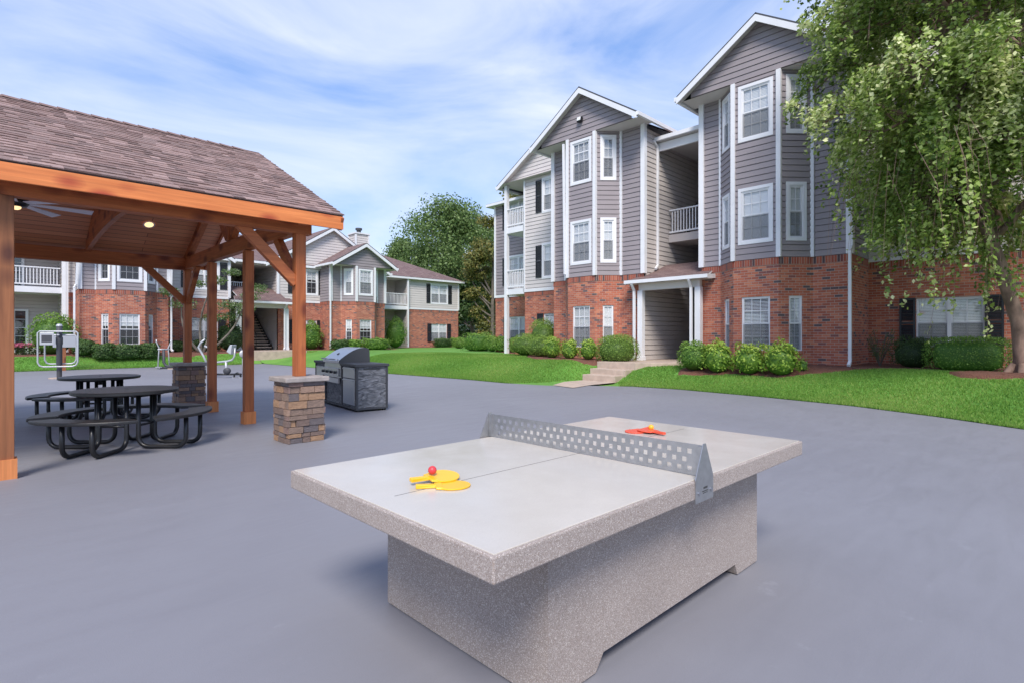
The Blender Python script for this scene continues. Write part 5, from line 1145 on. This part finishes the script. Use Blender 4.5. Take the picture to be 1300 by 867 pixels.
P=rng.uniform(-1,1,(900,3))*np.array([.75,.35,.22])+np.array([0,0,.28]); V,F=leaves(P,rng.normal(size=P.shape),0.08,0.7); npmesh('foliage',V,F,'leaf_dark',t,rng.random(900))
P=rng.uniform(-1,1,(420,3))*np.array([.75,.35,.08])+np.array([0,0,.52]); V,F=leaves(P,rng.normal(size=P.shape),0.09,0.8); npmesh('flowers',V,F,'leaf_pink',t,0.45+0.5*rng.random(420))
# ================================================================== trees
def limb(mb,p0,p1,r0,r1,bend=0.15,n=7,seg=6):
    p0=Vector(p0);p1=Vector(p1); d=p1-p0; off=Vector(rng.normal(0,1,3)); off-=d*off.dot(d)/max(1e-6,d.dot(d)); 
    if off.length>0: off.normalize()
    pts=[p0+d*(i/seg)+off*(bend*d.length*math.sin(math.pi*i/seg))*0.5 for i in range(seg+1)]
    mb.tube(pts,[r0+(r1-r0)*i/seg for i in range(seg+1)],n); return pts
def bgtree(name,x,y,h,r,mt,label,n=9000,size=0.42,zb=0.22,blobs=26,squash=1.0,trunk_r=0.3,group='tall trees behind the buildings'):
    t=thing(name,(x,y,0.5),label,'tree',group); tr=MB(); limb(tr,(0,0,-0.6),(0.2,0.1,h*0.75),trunk_r,0.08,0.05,9,8)
    cs=[]
    for k in range(blobs):
        a=rng.uniform(0,6.283); zf=rng.uniform(0,1); rad=r*math.sqrt(max(0.05,1-((zf-0.42)/0.62)**2))*rng.uniform(0.35,0.86)
        c=Vector((rad*math.cos(a),rad*math.sin(a),h*(zb+(0.94-zb)*zf))); cs.append(c)
        if k%2==0: limb(tr,(0.1,0,c.z*0.55),c,0.10,0.03,0.2,5,5)
    tr.build('trunk','bark_grey',t,smooth=True)
    P=[];Nn=[]
    per=n//blobs
    for c in cs:
        u=rng.normal(size=(per,3)); u/=np.linalg.norm(u,axis=1)[:,None]; br=r*rng.uniform(0.24,0.42); q=u*(br*rng.uniform(0.35,1.05,(per,1)))*np.array([1,1,0.72*squash]); 
        q=q+0.10*br*rng.normal(size=(per,3)); P.append(q+np.array(c)); Nn.append(u+np.array([0,0,0.3]))
    P=np.concatenate(P);Nn=np.concatenate(Nn); V,F=leaves(P,Nn,size,0.7,0.7); npmesh('crown',V,F,mt,t,np.clip(rng.beta(2,2,len(P)),0,1))
    return t
def at(u,d): 
    r=(u-650)/695.; c_,s_=math.cos(R(44.1)),math.sin(R(44.1)); return (d*(r*c_+s_),d*(c_-r*s_))
bgtree('broadleaf_tree',*at(568,60),16.2,7.0,'leaf_tree','tallest broad green tree between the two buildings',n=44000,size=0.27,blobs=60)
bgtree('broadleaf_tree',*at(522,66),13.0,4.6,'leaf_tree','broad green tree just left of the tallest one, above the far roof',n=20000,size=0.27,blobs=34)
bgtree('broadleaf_tree',*at(505,78),12.2,4.8,'leaf_light','pale yellow-green tree just right of the chimney',n=14000,size=0.28,blobs=26)
bgtree('broadleaf_tree',*at(606,70),17.0,5.4,'leaf_tree','dull green tree rising right of the tallest tree',n=22000,size=0.28,blobs=36)
bgtree('magnolia_tree',*at(626,46),11.6,2.5,'leaf_gold','narrow magnolia with golden-brown leaves against the left end of the near building',n=14000,size=0.22,zb=0.06,blobs=34,trunk_r=0.2)
bgtree('broadleaf_tree',*at(600,56),8.5,4.2,'leaf_dark','dark lower tree beside the magnolia',n=9000,size=0.32,zb=0.05,blobs=22)
bgtree('broadleaf_tree',*at(585,85),9,8,'leaf_dark','dark low tree mass closing the gap beyond the garage',n=8000,size=0.5,zb=0.02,blobs=22)
bgtree('broadleaf_tree',*at(540,84),10,8,'leaf_dark','dark tree behind the far roof ridge',n=8000,size=0.5,zb=0.05,blobs=22)
bgtree('broadleaf_tree',*at(446,82),14.2,4.0,'leaf_light','tree top showing left of the chimney',n=5000,size=0.4,blobs=16)
bgtree('broadleaf_tree',*at(652,60),17.6,3.6,'leaf_gold','tree top showing above the upper balcony of the near building',n=5000,size=0.36,blobs=16)
bgtree('broadleaf_tree',*at(350,95),13.0,8,'leaf_tree','tree standing behind the middle of the far building',n=6000,size=0.5,blobs=18)
bgtree('broadleaf_tree',*at(120,80),12.0,8,'leaf_tree','tree standing behind the left part of the far building',n=6000,size=0.5,blobs=18)
# small flowering tree by the far entrance
ct=thing('flowering_tree',(xB(257,32.2),32.2,0.55),'small crooked tree with sparse leaves and white blossom in front of the far entrance','tree')
tr=MB(); P=[]
def cl(c,rx,rz_,n): 
    u=rng.normal(size=(n,3)); u/=np.linalg.norm(u,axis=1)[:,None]; P.append(u*rng.uniform(0.3,1,(n,1))*np.array([rx,rx,rz_])+np.array(c))
b0=Vector((0,0,-.1))
for (e,br) in (((2.2,0.3,2.9),[((2.0,0,2.5),.75,.40),((2.9,0.2,3.6),.65,.35),((1.4,.2,2.0),.6,.3),((2.4,.1,3.1),.6,.3)]),((0.9,0.4,2.1),[((0.5,0,1.9),.55,.32),((1.1,-.2,2.6),.6,.3)]),((-0.9,0.2,2.9),[((-.9,0,2.6),.7,.35),((-1.5,.2,3.2),.55,.25),((-.3,.2,3.7),.5,.25)]),((0.5,-.3,3.8),[((.6,-.2,3.9),.6,.28),((1.4,-.1,4.4),.5,.25)])):
    limb(tr,b0,e,0.08,0.025,0.25,7,7)
    for (c,rx,rz_) in br: limb(tr,Vector(e)*0.7,c,0.025,0.01,0.3,5,5); cl(c,rx,rz_,420)
tr.build('trunk','bark_grey',ct,smooth=True); P=np.concatenate(P); V,F=leaves(P,rng.normal(size=P.shape)+np.array([0,0,1.0]),0.11,0.5,0.4); npmesh('crown',V,F,'leaf_myrtle',ct,rng.beta(1.3,2.2,len(P)))
# ---- near weeping tree on the right
NT=thing('weeping_tree',(16.13,0.82,0.5),'large weeping tree with drooping leafy branches and mottled leaning trunk on the right lawn','tree')
tr=MB(); o3=Vector((16.13,0.82,0.5))
TR=[Vector(p)-o3 for p in ((16.13,0.82,0.35),(16.12,0.83,1.0),(16.07,0.88,1.75),(15.80,1.14,2.9),(15.52,1.41,4.0),(15.40,1.53,4.8),(15.2,1.72,6.2),(15.05,1.86,8.0),(14.95,1.95,10.4))]
tr.tube(TR,[0.22,0.14,0.13,0.125,0.115,0.10,0.085,0.065,0.035],14)
for k in range(6): a=k*1.05; tr.tube([(0.15*math.cos(a),0.15*math.sin(a),0.35),(0.30*math.cos(a),0.30*math.sin(a),0.1),(0.48*math.cos(a),0.48*math.sin(a),-0.03)],[0.07,0.08,0.03],6)
def trunk_at(z):
    for i in range(len(TR)-1):
        if TR[i].z<=z<=TR[i+1].z: return TR[i].lerp(TR[i+1],(z-TR[i].z)/(TR[i+1].z-TR[i].z))
    return TR[-1]
LP=[];LN=[];strand=MB()
def okp(p):
    r_=math.hypot(p.x+0.83,p.y-0.78); return r_<3.3 and (r_<2.6 or p.z>4.7) and (r_<1.6 or p.z>3.2)
# azimuth of photo-left as seen from the trunk
AL=math.atan2(0.696,-0.718)
nl=54
for k in range(nl):
    zs=2.6+7.4*(k/nl)**0.85; az=k*2.399+rng.uniform(-.3,.3); low=k>=nl-8
    if low: zs=3.1+0.22*(k-nl+8); az=AL+(-1.5+0.37*(k-nl+8))
    rel=math.cos(az-AL)      # 1 = towards photo left
    reach=2.75-0.9*max(0,(zs-7.0)/3.5)
    if zs<4.0: reach*=0.62
    if low: reach=1.1
    reach*=rng.uniform(0.82,1.06)
    b0=trunk_at(zs); ends=[]
    rise=rng.uniform(0.7,1.5)+0.1*zs
    tip=b0+Vector((math.cos(az)*reach,math.sin(az)*reach,rise))
    pts=[]
    for i in range(9):
        f=i/8; p=b0.lerp(tip,f); p.z=b0.z+rise*math.sin(f*math.pi*0.62)*1.05-0.5*f*f; p+=Vector((0.10*math.sin(i*1.7+k),0.10*math.cos(i*1.3+k),0)); pts.append(p)
    tr.tube(pts,[0.075*(1-i/9)+0.010 for i in range(9)],6)
    # secondary twigs
    for i in range(2,9):
        for q in range(3):
            a2=az+rng.uniform(-1.5,1.5); l2=rng.uniform(0.35,1.15)*(1.2-0.05*i); p=pts[i]; e=p+Vector((math.cos(a2)*l2,math.sin(a2)*l2,rng.uniform(0.0,0.5)))
            strand.tube([p,p.lerp(e,.5)+Vector((0,0,.08)),e],[0.012,0.008,0.005],4,cap=False); ends.append((p,e,a2))
    for (p,e,a2) in ends:
        for q in range(8):
            s0=p.lerp(e,rng.uniform(0.35,1.0)); ln=rng.uniform(0.25,0.95)
            if zs<4.5: ln*=rng.uniform(1.0,1.7)
            a3=a2+rng.uniform(-.7,.7); out=rng.uniform(0.3,0.9)*ln
            # keep clear of the ground
            lim=1.15+ (0.0 if rng.random()<0.25 else rng.uniform(0.0,1.2))
            if s0.z-ln<lim-0.5: ln=max(0.25,s0.z-lim+0.5)
            m_=max(5,int(ln/0.055)); pv=s0; ps=[]
            for j in range(m_):
                f=(j+1)/m_; pp=s0+Vector((math.cos(a3)*out*math.sin(f*1.5),math.sin(a3)*out*math.sin(f*1.5),0.12*math.sin(f*3.0)-ln*f**1.5)); ps.append(pp)
                for _ in range(2):
                    LP.append(pp+Vector(rng.normal(0,0.035,3))); LN.append((math.cos(a3)*.7,math.sin(a3)*.7,0.9))
            if q==0 and okp(ps[-1]): strand.tube([ps[0],ps[len(ps)//2],ps[-1]],[0.005,0.004,0.002],3,cap=False)
def hang(ax,ay,z0,ln,dens=0.05):
    s0=Vector((ax,ay,z0)); a3=rng.uniform(0,6.28); ps=[]
    for j in range(max(6,int(ln/dens))):
        f=(j+1)/max(6,int(ln/dens)); pp=s0+Vector((math.cos(a3)*.22*ln*math.sin(f*1.4)+.03*math.sin(f*9+a3),math.sin(a3)*.22*ln*math.sin(f*1.4)+.03*math.cos(f*8),0.1*math.sin(f*3)-ln*f**1.2)); ps.append(pp)
        if math.sin(j*0.35+a3*3)>-0.45:
            for _ in range(2): LP.append(pp+Vector(rng.normal(0,0.045,3))); LN.append((math.cos(a3),math.sin(a3),0.4))
    strand.tube([ps[0],ps[len(ps)//2],ps[-1]],[0.006,0.004,0.002],3,cap=False)
for k in range(95):
    a=rng.uniform(0,6.28); r_=1.45*math.sqrt(rng.random()); hang(-0.83+r_*math.cos(a),0.78+r_*math.sin(a),rng.uniform(3.3,4.6),rng.uniform(0.9,2.6))
for k in range(34):
    a=AL+rng.uniform(-0.9,0.9); r_=rng.uniform(1.9,2.7); hang(-0.83+r_*math.cos(a),0.78+r_*math.sin(a),rng.uniform(4.4,5.2),rng.uniform(0.8,2.2))
LP=np.array([tuple(p) for p in LP]); LN=np.array(LN)
rr_=np.hypot(LP[:,0]+0.83,LP[:,1]-0.78)+rng.normal(0,0.08,len(LP))+0.32*np.sin(LP[:,2]*2.7+3.1*np.arctan2(LP[:,1]-.78,LP[:,0]+.83))+0.15*np.sin(LP[:,2]*6.1+5*np.arctan2(LP[:,1]-.78,LP[:,0]+.83)); zw=LP[:,2]+0.5+0.25*np.sin(LP[:,0]*5)*np.cos(LP[:,1]*4)
keep=(rr_<3.4)&((rr_<2.8)|(zw>4.9))&((rr_<2.3)|(zw>2.9))&((rr_<1.65)|(zw>3.3)); gp=np.sin(LP[:,0]*3.1+LP[:,2]*0.9+.5)*np.sin(LP[:,1]*2.9-LP[:,2]*0.7+1.1)+0.55*np.sin(LP[:,2]*2.3+LP[:,0]*1.9)+rng.normal(0,.25,len(LP)); keep&=gp>-0.32; LP=LP[keep]; LN=LN[keep]
V,F=leaves(LP,LN,0.108,0.62,0.55,down=1.0)
clump_light=np.sin(LP[:,0]*2.1+1)*np.cos(LP[:,1]*1.8)+0.7*np.sin(LP[:,2]*1.9+LP[:,0]); rn=np.clip(0.48+0.24*clump_light+rng.normal(0,0.22,len(LP)),0,1)  # lit clump tops and shaded insides put into the leaf colour
npmesh('crown',V,F,'leaf_birch',NT,rn); tr.build('trunk','bark',NT,smooth=True); strand.build('branch','bark',NT)
print('tree leaves',len(LP))
# ================================================================== grass blades
def blades(name,N_,fn,hh):
    X,Y=fn(N_); Z=terr(X,Y); ok=Z>0.0
    for (px,py,pr) in ((15.75,0.9,1.0),): ok&=((X-px)**2+(Y-py)**2>pr**2)
    X,Y,Z=X[ok],Y[ok],Z[ok]; n=len(X); a=rng.uniform(0,6.28,n); w_=rng.uniform(0.007,0.014,n); h=hh*rng.uniform(0.5,1.3,n); lx,ly=rng.normal(0,.4,n)*h,rng.normal(0,.4,n)*h
    V=np.stack([np.stack([X-np.cos(a)*w_,Y-np.sin(a)*w_,Z-.01],-1),np.stack([X+np.cos(a)*w_,Y+np.sin(a)*w_,Z-.01],-1),np.stack([X+lx,Y+ly,Z+h],-1)],1).reshape(-1,3)
    F=np.arange(3*n).reshape(n,3); o=npmesh(name,V,F,'grass_blade',None,np.clip(rng.normal(0.45,0.25,n)+0.25*np.sin(X*1.3)*np.cos(Y*1.1),0,1)); tag(o,None,None,None,'stuff'); return o
def pip(X,Y,poly):
    r=np.zeros(len(X),bool); j=len(poly)-1
    for i in range(len(poly)):
        xi,yi=poly[i];xj,yj=poly[j]
        if yi!=yj: r^=((yi>Y)!=(yj>Y))&(X<(xj-xi)*(Y-yi)/(yj-yi)+xi)
        j=i
    return r
HARD=BEDS+[[(15.2,11.55),(15.2,9.98),(16.6,8.68),(18,8.7),(18,11.5)],[(11.9,9.8),(13,10.08),(15.4,10.08),(15.4,11.5),(13.4,11.5),(12.1,10.9)]]
BEDX=[-3,4.3,5.5,7,8.6]; BEDV=[17.2,15.8,15.2,15.4,15.1]
def f1(n):
    Y=rng.uniform(-1.5,24,n); X=ex(Y)+0.01+6.5*rng.random(n)**1.35
    ok=X<np.interp(Y,[-1.5,4.4,4.5,8.7,8.8,11,11.1,15.3,15.4,18.8,19,24],[19,19,17.3,17.3,17.5,17.5,17.3,17.3,19.1,19.1,21,21]); 
    for h in HARD: ok&=~pip(X,Y,h)
    return X[ok],Y[ok]
def f2(n):
    X=rng.uniform(-3,14,n); Y=EY+0.01+2.2*rng.random(n)**1.2; ok=np.ones(n,bool)
    for h in HARD: ok&=~pip(X,Y,h)
    ok&=~((X>10.4)&(X<13.7)); return X[ok],Y[ok]
b1=blades('grass',330000,f1,0.045); b2=blades('grass',60000,f2,0.05)
